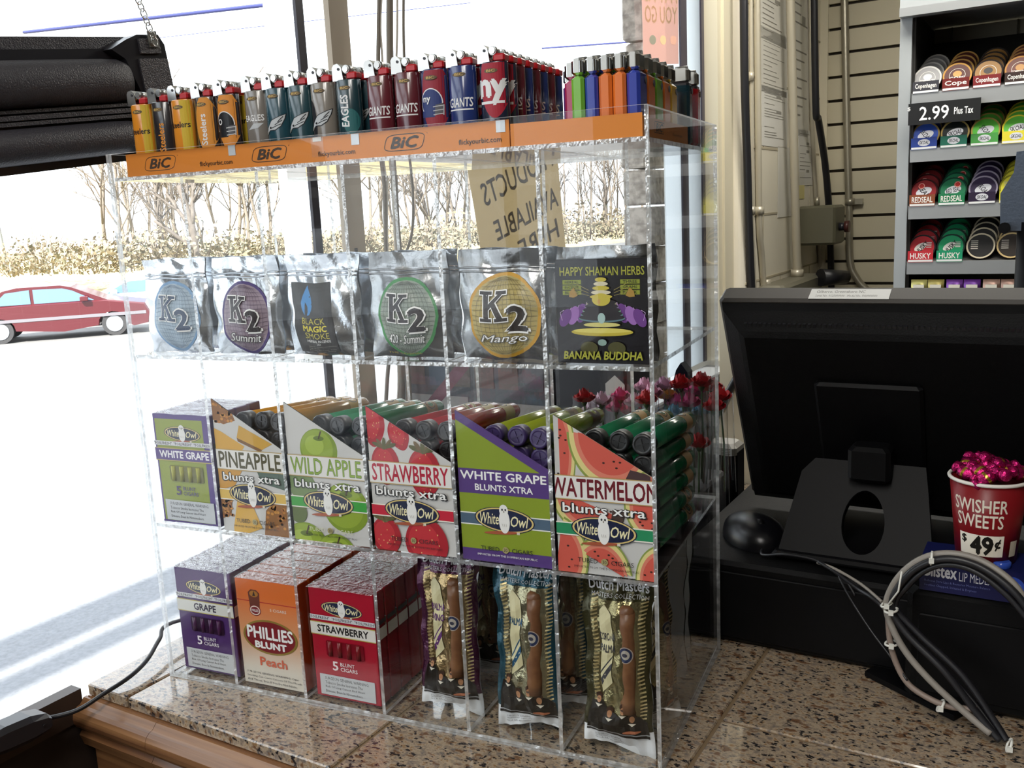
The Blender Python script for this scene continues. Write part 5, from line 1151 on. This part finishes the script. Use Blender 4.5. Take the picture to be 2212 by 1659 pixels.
pouch(0, 'silver foil pouch with pale blue oval label in the leftmost top compartment', 1, FOIL, lambda p: k2_label(p, .002, .035, .0275, .0335, '7aa0c8', 'a9bccb', '', '3a4a66', '7488a0'))
pouch(1, 'silver foil pouch with violet-edged oval label, second from the left', 2, FOIL, lambda p: k2_label(p, .002, .034, .0275, .0335, '4a3a78', '9a8a98', 'Summit', '2c2428', '6a5a70'))
def bms(p):
    D_ = P('25221f', .4); p.poly([(-.030, .062), (.012, .066), (.014, .048), (.018, .030), (.024, .003), (-.018, .003), (-.026, .030)], D_) if False else None
    for i in range(8):
        z0, z1 = .003 + i * .0077, .003 + (i + 1) * .0077; sh = lambda z: (.0635 - z) * .10; p.poly([(-.033 + sh(z0), z0), (.010 + sh(z0), z0), (.010 + sh(z1), z1), (-.033 + sh(z1), z1)], D_, same=True)
    p.k += 1; B_ = P('3f86c4', .4)
    for pts in ([(-.0135, .0625), (-.0175, .054), (-.0198, .047), (-.0192, .041), (-.0165, .0362), (-.0152, .042), (-.0148, .048)], [(-.0135, .0625), (-.0148, .048), (-.0120, .0445), (-.0118, .0400), (-.0136, .0362), (-.0108, .037), (-.0082, .041), (-.0072, .046), (-.0095, .054)]): p.poly(pts, B_, same=True)
    p.k += 1; Y_ = P('c8bc4a')
    p.text('BLACK', -.0205, .0285, .0050, .0340, Y_, 0); p.text('MAGIC', -.0195, .0220, .0065, .0272, P('dccc3a'), .03); p.text('SMOKE', -.0185, .0155, .0085, .0208, Y_, 0)
    p.text('HERBAL INCENSE', -.0172, .0122, .0090, .0145, OUTW, .0, res=1); p.text('10+', -.006, .0098, -.002, .0115, OUTW, res=1)
    p.lines(['Not for human consumption', 'Ingredients:', 'Damiana, Blue Lotus, Yerba', 'Mate, White Sage, Skullcap'], -.0165, .003, .014, .0092, P('9a988e'))
pouch(2, 'foil pouch with slanted black label showing a blue flame', 3, FOIL, bms)
pouch(3, 'smoky foil pouch with green-edged oval label in the top row', 4, FOIL2, lambda p: (k2_label(p, .0, .035, .0285, .0335, '3f8a4c', '8f9a8e', '420 - Summit', '2a2426', '565e54'), p.text('THE ORIGINAL', -.02, .0035, .012, .005, P('a89a34'), res=1)))
pouch(4, 'foil pouch with yellow-edged oval label in the top row', 5, FOIL2, lambda p: k2_label(p, .003, .036, .0315, .0345, 'c9982c', 'b3a264', 'Mango', '2e2826', '75683c'))
pouch(5, 'plain silver foil pouch behind the glossy black packet', 6, FOIL2, None, y=.024, W=.0795)
for ci, sd in ((0, 11), (1, 12), (2, 13), (3, 14), (4, 15)): pouch(ci, 'spare foil pouch standing behind the %s pouch of the top row' % ORD[ci], sd, FOIL, None, y=.046, dx=-.003 if ci % 2 else .002)
def shaman(p, W, H):
    Lm = P('a8a83a'); p.text('HAPPY SHAMAN HERBS', .004, H - .0125, W - .004, H - .0060, Lm, .012)
    for x, rows in ((.006, ('HERBAL', 'INCENSE', 'BLEND')), (W - .0225, ('THREE', 'GRAMS', 'PACK'))):
        for i, t in enumerate(rows): p.rect(x, H - .0190 - i * .0040, x + .0150, H - .0157 - i * .0040, P('8a9430')); p.text(t, x + .002, H - .0183 - i * .0040, x + .013, H - .0163 - i * .0040, P('2a2c18'), .02, res=1)
    cx = W / 2; VI = P('6a3a86'); V2 = P('9a6ab4'); YE = P('c8b84a'); GL_ = P('d8d0b4'); TE = P('5a8a7c')
    for sg in (-1, 1):
        for i in range(4): p.ell(cx + sg * (.010 + .0065 * i), .0405 - .0018 * i, .0042, .0075, VI if i % 2 else V2, sg * (10 + 6 * i)); p.line([(cx + sg * (.012 + .0062 * i), .047 - .002 * i), (cx + sg * (.014 + .0066 * i), .039), (cx + sg * (.013 + .0064 * i), .033)], .0004, P('c8a8d8'))
        p.poly([(cx + sg * .019, .052), (cx + sg * .022, .058), (cx + sg * .0255, .055), (cx + sg * .026, .051), (cx + sg * .022, .0505)][::sg], P('a8843c')); p.ell(cx + sg * .011, .012, .007, .005, P('4a4824'))
        for i in range(3): p.line([(cx + sg * .010, .052 + i * .002), (cx + sg * .022, .055 + i * .0035)], .0003, P('a89a54'))
    for i in range(5): p.ell(cx, .046 - i * .0028, .012 + .0016 * i, .0030, P(['b4b08c', '8c7aa4', '7aa08c', '6a8a94', '5c7a84'][i])); p.ell(cx, .0468 - i * .0028, .0115 + .0016 * i, .0026, P('262228'))
    for i in range(5): p.ell(cx, .064 - i * .0032, .0045 + .0011 * i, .0017, GL_ if i % 2 else YE)
    p.ell(cx, .049, .0072, .0048, YE); p.ell(cx - .0018, .0475, .0012, .002, P('c8a060')); p.ell(cx, .030, .0145, .0018, P('d0c878')); p.ell(cx, .0245, .0245, .0032, P('bfae3c')); p.ell(cx, .0255, .023, .0018, P('d8cc64')); p.ell(cx, .0165, .0035, .0025, P('8aa49c')); p.ell(cx, .035, .003, .004, P('a8c4c0'))
    p.text('BANANA BUDDHA', .006, .0035, W - .006, .0095, P('a4a438'), .03, .15)
root = thing('printed_packet', 'glossy black square packet with yellow-green lettering and purple wing shapes', 'packet', (CX[5] + .0065, .0105, Z2 + .0006)); W, H = .0745, .0795
b = MB(); b.bbox((0, 0, 0), (W, .0032, H), P('17151a', .22), .0004); pn = Panel(b, (0, 0, 0), (1, 0, 0), (0, 0, 1)); shaman(pn, W, H); b.build('card', root)

# --- long cellophane wrapped cigars in the bottom row
def masters(col, col2, band, words, wh, label, x, y, yaw, lean, seed, proto_only=False):
    W, H = .060, .1435; root = thing('wrapped_cigar', label, 'cigar', (x, y, TH + .0008), 0, 'long wrapped cigars in the bottom row'); root.rotation_euler = (lean, 0, yaw)
    MC = mat('wrap_' + col, col, .22, .45, bump=(160, .6)); M2 = mat('wrap_' + col2, col2, .16, .75, bump=(160, .6)); WHT = mat('white_wrapper', 'd4d8dc', .35); STR = mat('wrap_stripe_gold', 'b9a878', .3, .5); DKB = P('17130f', .3); rn = random.Random(seed); ph = rn.uniform(0, 6)
    def f(u, v):
        w = W * (1 - .10 * math.sin(math.pi * min(max((v - .08) / .85, 0), 1))); b_ = .0075 * math.sin(math.pi * u) ** .8 * min(1, (v - .0) * 6, (1 - v) * 6) + .0045 * math.exp(-((u - .62) / .13) ** 2) * min(1, max(v - .1, 0) * 6, max(.86 - v, 0) * 6)
        wave = .004 * math.sin(5 * u + ph) * max(0, 1 - v / .10)
        return Vector(((u - .5) * w + .001 * math.sin(20 * v + ph), -b_ - .0010 * math.sin(34 * u + 3 * v) * (.4 + .6 * abs(2 * u - 1)) - .0009 * math.sin(17 * v + 8 * u + ph) - .0006 * math.sin(41 * v - 13 * u) - wave, v * H + .006 * max(0, 1 - v / .12) * math.sin(3.3 * u + ph)))
    def mf(u, v):
        if v < .115: return WHT
        if v > .90: return MC
        return MC if (u < .15 or u > .86) else M2
    b = MB(); b.grid(f, 30, 40, MC, True, mf); b.grid(lambda u, v: Vector((f(1 - u, v).x, .0015, f(1 - u, v).z)), 10, 20, WHT)
    pn = Panel(b, (0, 0, 0), (1, 0, 0), (0, 0, 1), step=4e-5, fn=lambda x_, z, o: f(x_ / W + .5, z / H) + Vector((0, -.0006 - o, 0)))
    for k in range(34):                       # hatched bands down both sides
        z = .022 + k * .0033
        if z < .132: pn.poly([(-.022, z), (-.016, z + .002), (-.016, z + .0034), (-.022, z + .0014)], STR, same=True); pn.poly([(.020, z), (.026, z + .002), (.026, z + .0034), (.020, z + .0014)], STR, same=True)
    pn.k += 1
    pn.poly([(-.014, .050), (-.003, .060), (-.003, .118), (-.010, .126), (-.014, .120)], P('cfc8a0')); pn.poly([(-.014, .056), (-.003, .072), (-.003, .078), (-.014, .062)], P(band)); pn.poly([(-.014, .066), (-.003, .082), (-.003, .084), (-.014, .068)], P(band))
    for i, w_ in enumerate(words): pn.text(w_, -.015, .096 - i * .0095, -.001, .102 - i * .0095, P(band), .03)
    pn.text('Dutch Masters', -.024, .1375, .026, .1455, P('dcdce0'), .02, 0); pn.text('MASTERS COLLECTION', -.022, .1315, .026, .1352, P('c4c4c8'), 0, res=1)
    # generic dark-coated sitters, plain stand-ins
    pn.poly([(-.027, .016), (.027, .016), (.027, .028), (.014, .034), (.002, .033), (-.008, .037), (-.014, .044), (-.024, .042)], DKB)
    for hx, hz, k in ((-.017, .0445, .9), (-.006, .0335, 1), (.006, .0385, 1), (.014, .0305, 1)): pn.ell(hx, hz + .003, .0034 * k, .0034 * k, P('3a2418'), n=12); pn.ell(hx, hz, .0023 * k, .0032 * k, P('a87a58'), n=12); pn.poly([(hx - .0035, hz - .004), (hx + .0035, hz - .004), (hx, hz - .0065)][::-1], P('cfcabc'))
    pn.ell(.013, .0185, .008, .0014, P('a8684a'), 6, n=12); pn.rect(-.027, .0135, .027, .0155, DKB)
    pn.lines(['SURGEON GENERAL', 'WARNING: Cigars Are', 'Not A Safe Alternative'], -.020, .004, .004, .0115, P('34343a')); b.build('wrapper', root)
    b = MB(); cz = lambda v: f(.66, v) + Vector((0, .0028, 0)); ca, cb_ = cz(.25) + Vector((0, .0012, 0)), cz(.84) + Vector((0, .0012, 0)); b.tube([ca.lerp(cb_, k / 8) for k in range(9)], .0070, mat('cigar_leaf', '6a452c', .4, noise=(70, '7c5638', .4, .6)), 14); b.ico(cb_, .0070, mat('cigar_leaf'), 6); cg = b.build('cigar', root)
    b = MB(); c0 = ca.lerp(cb_, .60) + Vector((0, -.0072, 0)); p2 = Panel(b, c0, (1, 0, 0), (0, 0, 1), fn=lambda x_, z, o: Vector((c0.x + x_, c0.y - o - .0002 + 72 * x_ * x_, c0.z + z))); p2.ell(0, 0, .0062, .0070, P('a8988c')); p2.ell(0, 0, .0054, .0062, P('2c3450')); p2.ell(0, .0003, .0036, .004, P('a8a298')); p2.ell(-.0005, 0, .0022, .0016, P('3a3a48')); b.build('cigar_band', cg)
    return root
PC = [('4a1e3c', '9c8660', '5a2c6a', ['PALMA', 'VINO'], 'magenta and gold'), ('1e4654', '948f74', '1c4a6a', ['PALMA'], 'teal and cream'), ('3c3a22', '88805c', '3a3a40', ['CORONA', 'PALMA'], 'olive and gold')]
for i, (c1, c2, bd, wd, nm) in enumerate(PC):
    x = [-.203, -.124, -.041][i]; yy = [.030, .024, .020][i]
    fr_ = masters(c1, c2, bd, wd, 'x', '%s wrapped cigar standing foremost in its bottom compartment' % nm, x, yy, R([4, 2, 3][i]), R(-3), i + 1)
    for k, (dx, dy, yw, ln, tx) in enumerate([[(-.024, .034, -62, -5, 'turned sideways at the left behind'), (.004, .070, 8, -6, 'second behind'), (.0, .105, 175, 3, 'backwards, last behind')],
                                              [(.014, .040, 10, -5, 'offset to the right behind'), (-.006, .075, 0, -5, 'second behind'), (.004, .115, -4, -4, 'last behind')],
                                              [(.020, .046, 64, -4, 'turned to the right behind'), (-.022, .055, -70, -4, 'turned to the left behind'), (-.002, .125, 175, 3, 'backwards, last behind'), (-.006, .165, 165, 4, 'rearmost leaning one behind')]][i]):
        o = copy_tree(fr_); o.location = (x + dx, yy + dy, TH + .0008); o.rotation_euler = (R(ln), 0, R(yw)); o['label'] = '%s wrapped cigar %s the foremost one' % (nm, tx)

# ------------------------------------------------------------------ lighters in the top tray
ORG = P('d9822b', .35); OINK = P('3a2a1c')
root = thing('lighter_tray', 'long orange card lighter tray along the front of the case top', 'tray', (-.4905, .0012, Z3 + .0004)); b = MB(); TW, TH_ = .3835, .0200
b.box((0, 0, 0), (TW, .0008, TH_), ORG); b.box((0, .0008, 0), (TW, .20, .0008), ORG); b.box((0, .0008, .0008), (.0006, .2, .012), ORG); b.box((TW - .0006, .0008, .0008), (TW, .2, .012), ORG)
def tray_print(pn, cxs, txs):
    for cx in cxs:
        pts = []; w, h = .0175, .0062
        for k in range(25):
            a = 2 * math.pi * k / 24; c, s = math.cos(a), math.sin(a); x = w * (abs(c) ** .45) * (1 if c > 0 else -1); y = h * (abs(s) ** .45) * (1 if s > 0 else -1); pts.append((cx + x + y * .35, .0100 + y))
        pn.line(pts, .0006, OINK); pn.text('BiC', cx - .0125, .0058, cx + .0130, .0142, OINK, .035, .3); pn.ell(cx + .021, .0155, .0004, .0004, OINK, n=8)
    for cx in txs: pn.text('flickyourbic.com', cx - .018, .0032, cx + .018, .0082, OINK, .008)
pn = Panel(b, (0, 0, 0), (1, 0, 0), (0, 0, 1)); fx = lambda px, py: onY(px, py, .001).x + .4905
tray_print(pn, [fx(345, 348), fx(580, 320), fx(872, 290)], [fx(466, 346), fx(726, 318), fx(1036, 290)]); b.build('card_tray', root)
for i, (px, py) in enumerate(((501, 326), (767, 300), (1081, 267))):
    q = fx(px, py); b = MB(); b.box((q - .0038, -.0004, .0112), (q + .0038, -.00005, .0198), mat('silver_sticker', 'c8ccd0', .3, .3)); b.build('silver_sticker', root)
q = fx(684, 300); b = MB(); b.box((q - .006, -.0003, .004), (q + .006, -.00005, .0195), CELLO); b.box((q - .004, -.0004, .0165), (q + .0045, -.0003, .0198), P('f0ece6')); b.build('tape', root)
root = thing('small_lighter_tray', 'plain orange card tray holding the coloured mini lighters', 'tray', (-.1060, .0012, Z3 + .0004)); b = MB(); TW2, HT2 = .1015, .0165
b.box((0, 0, 0), (TW2, .0008, HT2), ORG); b.box((0, .0008, 0), (TW2, .135, .0008), ORG); b.box((TW2 - .0006, .0008, .0008), (TW2, .135, .0145), ORG); b.box((0, .0008, .0008), (.0006, .135, .008), ORG)
pn = Panel(b, (TW2, 0, 0), (0, 1, 0), (0, 0, 1)); cx = .045; pts = [(cx - .014, .0045), (cx + .012, .0045), (cx + .014, .0125), (cx - .012, .0125), (cx - .014, .0045)]; pn.line(pts, .0006, OINK); pn.text('BiC', cx - .0095, .0055, cx + .0105, .0115, OINK, .03, .3); pn.text('flickyourbic.com', .085, .004, .115, .007, OINK); b.build('card_tray', root)
root = thing('round_lid', 'green and black lid lying flat at the back right of the case top', 'lid', (-.035, .192, Z3 + .0004)); b = MB(); b.lathe([(.026, 0), (.028, .001), (.028, .009), (.026, .0105), (.001, .0105)], (0, 0, 0), (0, 0, 1), P('1d2422'), 28); b.lathe([(.0283, .003), (.0283, .0075)], (0, 0, 0), (0, 0, 1), P('1f6a3c'), 28, caps=False); b.build('lid', root)

LA, LB_, LHB = .01165, .0066, .0625
CHROME = mat('chrome', 'd8d8d6', .12, 1.0); REDP = mat('red_lever', 'b01c24', .3)
def lighter(base, deco, label, loc, seed=0, group='team lighters on the case top'):
    root = thing('lighter', label, 'lighter', loc, 0, group); BM = mat('lighter_' + base, base, .18, spec=.6, coat=.6); b = MB()
    def ring(z, k=1.0): return [b.vert((LA * k * math.cos(2 * math.pi * i / 28), LB_ * k * math.sin(2 * math.pi * i / 28), z)) for i in range(28)]
    b.loft([ring(0, .95), ring(.001), ring(LHB), ring(LHB + .0006, .97)], BM, True, True)
    dz = [.0120]
    pn = Panel(b, (0, 0, 0), (1, 0, 0), (0, 0, 1), step=3e-5, cell=.002, fn=lambda x, z, o: (lambda x, z: Vector((x * (1 + o / LA), -(LB_ + o + .00003) * math.sqrt(max(0.0, 1 - min(1, abs(x / LA)) ** 2)) - o, min(max(z, .0005), LHB - .0002))))(min(max(x, -LA), LA), z + dz[0]))
    if deco: deco(pn)
    dz[0] = 0; pn.ell(0, LHB - .006, .0055, .0017, P('5a4a34')); pn.text('BIC', -.0035, LHB - .0068, .0035, LHB - .0050, P('c8a860'), .02)
    b.build('body', root)
    b = MB(); pr = [(-.0112, .0000), (-.0112, .0105), (-.0095, .0128), (-.006, .0135), (-.0025, .0105), (-.001, .0)]
    lo = [b.vert((x, -.0052, LHB + z)) for x, z in pr]; hi = [b.vert((x, .0052, LHB + z)) for x, z in pr]; b.loft([lo, hi], CHROME, True, False); b.cyl((-.005, -.0056, LHB + .009), (-.005, -.005, LHB + .009), .0012, BLK_S, 8); b.build('hood', root)
    b = MB(); b.cyl((.0008, -.0036, LHB + .0088), (.0008, .0036, LHB + .0088), .0034, STEEL, 16); b.cyl((.0008, -.0046, LHB + .0088), (.0008, -.0036, LHB + .0088), .0026, CHROME, 16); b.build('spark_wheel', root)
    b = MB(); b.bbox((.0015, -.0052, LHB + .0004), (.0112, .0052, LHB + .0062), REDP, .0012); b.build('lever', root)
    return root
WT = P('dcdcdc', .3); BKP = P('1c1c20', .3); SIL = P('b4b8ba', .3)
def helmet(pn, shell, edge, face, mark=None):
    pn.ell(-.001, .026, .0098, .0108, edge); pn.ell(-.001, .026, .0090, .0100, shell); pn.rect(-.010, .0150, .002, .020, shell); pn.poly([(.002, .016), (.0085, .018), (.0088, .025), (.003, .024)], P('5a5a60')); 
    for z in (.0165, .0195, .0225): pn.line([(.001, z), (.0092, z + .0008)], .0007, face)
    pn.line([(.0088, .0160), (.0092, .0240)], .0007, face)
    if mark: pn.text(mark, -.0075, .025, -.001, .030, WT, .03)
    else: pn.ell(-.005, .028, .0022, .0026, WT, n=12); pn.ell(-.005, .028, .0013, .0016, shell, n=12)
def eagle(pn, bgd=None):
    if bgd: pn.ell(0, .022, .0112, .0165, P(bgd))
    pn.poly([(-.0105, .013), (-.0085, .0195), (-.003, .0255), (.0105, .0300), (.0095, .0255), (.0060, .0195), (.0005, .0165), (-.0055, .0165)], BKP); pn.poly([(-.0100, .0135), (-.008, .0190), (-.003, .0248), (.0098, .0292), (.0088, .0255), (.0055, .0200), (.000, .0172), (-.006, .0172)], SIL)
    for k in range(3): pn.line([(-.003 + .003 * k, .0188 + .0022 * k), (.006 + .001 * k, .0215 + .0030 * k)], .0006, BKP)
    pn.ell(-.0045, .0190, .0011, .0009, BKP, n=10); pn.poly([(-.0105, .013), (-.0095, .0165), (-.0068, .0160), (-.0085, .0140)], P('8a8a84'))
def giants(pn): pn.text('GIANTS', -.0098, .0205, .0098, .0272, WT, .02, .12); pn.rect(-.0098, .0180, .0098, .0190, WT)
DECO = [('d98a2a', lambda p: (p.rect(.004, .002, .0108, .056, P('c8a82e')), p.text('Steelers', -.0108, .0250, .0100, .0300, BKP, .02)), 'orange lighter with dark team name, leftmost of the front row'),
        ('2a272a', lambda p: p.text('Steelers', -.0105, .0170, .0140, .0235, P('d98a2a'), .02, rot=90), 'black lighter with upright orange team name'),
        ('d98a2b', lambda p: (p.rect(.002, .002, .0108, .056, P('c9aa30')), p.text('Steelers', -.0108, .0270, .0100, .0320, BKP, .02)), 'orange lighter with dark team name, third in the front row'),
        ('3a3230', lambda p: (p.ell(.003, .028, .0105, .024, P('d08a34')), p.text('Steelers', -.0125, .0200, .0135, .0265, WT, .02, rot=90)), 'black and orange lighter with upright white team name'),
        ('2c2628', lambda p: (p.ell(.002, .030, .0112, .025, P('d28632')), helmet(p, BKP, WT, P('c8c8c8'))), 'orange and black lighter with a dark football helmet'),
        ('75706a', lambda p: (p.text('EAGLES', -.0095, .0260, .0095, .0310, WT, .02), eagle(p) if False else p.poly([(-.006, .019), (.0, .024), (.009, .024), (.004, .020)], SIL)), 'grey lighter with small white wording above a silver mark'),
        ('1f4450', lambda p: eagle(p), 'teal lighter with silver eagle head, left of its twin'),
        ('204048', lambda p: eagle(p), 'teal lighter with silver eagle head, right of its twin'),
        ('7a746c', lambda p: (p.ell(-.010, .018, .006, .02, BKP), eagle(p)), 'grey lighter with silver eagle head'),
        ('17343c', lambda p: (p.ell(.004, .018, .007, .010, P('1f5a5c')), p.text('EAGLES', -.0135, .0230, .0115, .0300, WT, .03, .1, rot=90)), 'dark teal lighter with white wording running upwards'),
        ('5a1c26', giants, 'dark red lighter with underlined white wording, left of its twin'), ('561b25', giants, 'dark red lighter with underlined white wording, right of its twin'),
        ('22305c', lambda p: (p.ell(.002, .030, .0112, .028, P('8a2030')), helmet(p, P('26346a'), WT, P('b8b8bc'), 'ny')), 'blue and red lighter with a blue football helmet'),
        ('1f3068', giants, 'blue lighter with underlined white wording'),
        ('1d2438', lambda p: (p.ell(.002, .036, .0114, .026, P('9a1c2e')), p.text('ny', -.0108, .0205, .0112, .0375, WT, .05), p.rect(-.0100, .0205, .0095, .0225, WT)), 'red and navy lighter with large white letters, rightmost of the team lighters')]
LXS = [-0.4796, -0.4553, -0.4316, -0.4052, -0.38, -0.3494, -0.3275, -0.304, -0.2805, -0.2555, -0.2254, -0.2000, -0.1756, -0.1510, -0.1240]
LZ = Z3 + .0013; LY = .0165; backs = ['c8842c', '2a2728', '6a655e', '1f3e48', '5a1c26', '23305a', '7a746c']
protos = []
for i, (x, (base, deco, lab)) in enumerate(zip(LXS, DECO)): protos.append(lighter(base, deco, lab, (x, LY, LZ), i))
for i, x in enumerate(LXS):
    n = 8 if i == 14 else 4 if i in (4, 9) else 3
    for k in range(1, n):
        src = protos[i] if i == 14 and k == 1 else protos[13 if (k % 2) else 10] if i == 14 else protos[(i + k * 3) % 5] if i < 5 else protos[5 + (i + k * 2) % 5] if i < 10 else protos[10 + (i + k) % 5]
        o = copy_tree(src); o.location = (x + (.0022 if i in (4, 9, 5) else .0005) * k, LY + .0150 * k, LZ); o['label'] = 'team lighter %s behind the %s one of the front row' % (['', 'next', 'two places', 'three places', 'four places', 'five places', 'six places', 'seven places'][k], ORD[i])
MINI = {}
def mini(cname, col, label, x, y, w=.0098, d=.0205, h=.0455, clear=False):
    if (cname, w) not in MINI:
        root = thing('mini_lighter', label, 'lighter', (0, 0, 0), 0, 'mini lighters on the case top'); M_ = mat('mini_' + cname, col, .22, spec=.6, coat=.5) if not clear else mat('mini_' + cname, col, .12, spec=.6, alpha=.85)
        b = MB(); b.bbox((-w / 2, -d / 2, 0), (w / 2, d / 2, h), M_, .0022)
        if clear: b.bbox((-w / 2 + .0006, -d / 2 + .0006, h - .006), (w / 2 - .0006, d / 2 - .0006, h + .002), BLK_S, .002)
        b.build('body', root)
        b = MB(); b.bbox((-w / 2 + .0002, -d / 2 + .0003, h + .0001), (w / 2 - .0002, d / 2 - .0035, h + .0125), CHROME, .0022); b.box((-w / 2 + .0030, -d / 2 - .0001, h + .002), (w / 2 - .0030, -d / 2 + .001, h + .012), STEEL); b.build('hood', root)
        b = MB(); b.cyl((-w * .3, d * .22, h + .012), (w * .3, d * .22, h + .012), .0028, STEEL, 12); b.build('spark_wheel', root)
        b = MB(); b.cyl((w / 2 - .0002, d * .28, h - .006), (w / 2 + .0004, d * .28, h - .006), .0026, BLK_S, 12); b.build('side_stud', root); MINI[(cname, w)] = root; o = root
    else: o = copy_tree(MINI[(cname, w)])
    o.location = (x, y, Z3 + .0014); o['label'] = label; return o
CN = {'green': '6fae2e', 'blue': '2a3c9c', 'orange': 'd8702a', 'yellow': 'd2a62c', 'crimson': 'a82a58', 'purple': '6a3a86'}
GRID = [['green', 'blue', 'orange', 'orange', 'blue'], ['yellow', 'green', 'blue', 'green', 'orange'], ['orange', 'crimson', 'yellow', 'blue', 'green'], ['blue', 'green', 'orange', 'yellow', 'orange'], ['green', 'yellow', 'crimson', 'orange', 'yellow']]
for r_ in range(5):
    for c in range(5): mini(GRID[r_][c], CN[GRID[r_][c]], '%s mini lighter, %s from the left in the %s row of the small tray' % (GRID[r_][c], ORD[c], ORD[r_] if r_ else 'front'), -.0541 + .01045 * c, .0165 + .0222 * r_)
mini('crimson', CN['crimson'], 'crimson mini lighter just left of the front row of the small tray', -.0660, .034); mini('purple', CN['purple'], 'purple mini lighter at the far left behind the crimson one', -.077, .060)
mini('dark_teal', '14323c', 'dark teal see-through lighter right behind the small tray', -.0135, .152, .017, .013, .050, True); mini('clear_red', '9a1018', 'red see-through lighter at the back right corner of the case top', -.0135, .182, .017, .013, .050, True); mini('clear_black', '1a1a1e', 'black see-through lighter between the small tray and the teal one', -.036, .152, .017, .013, .050, True)
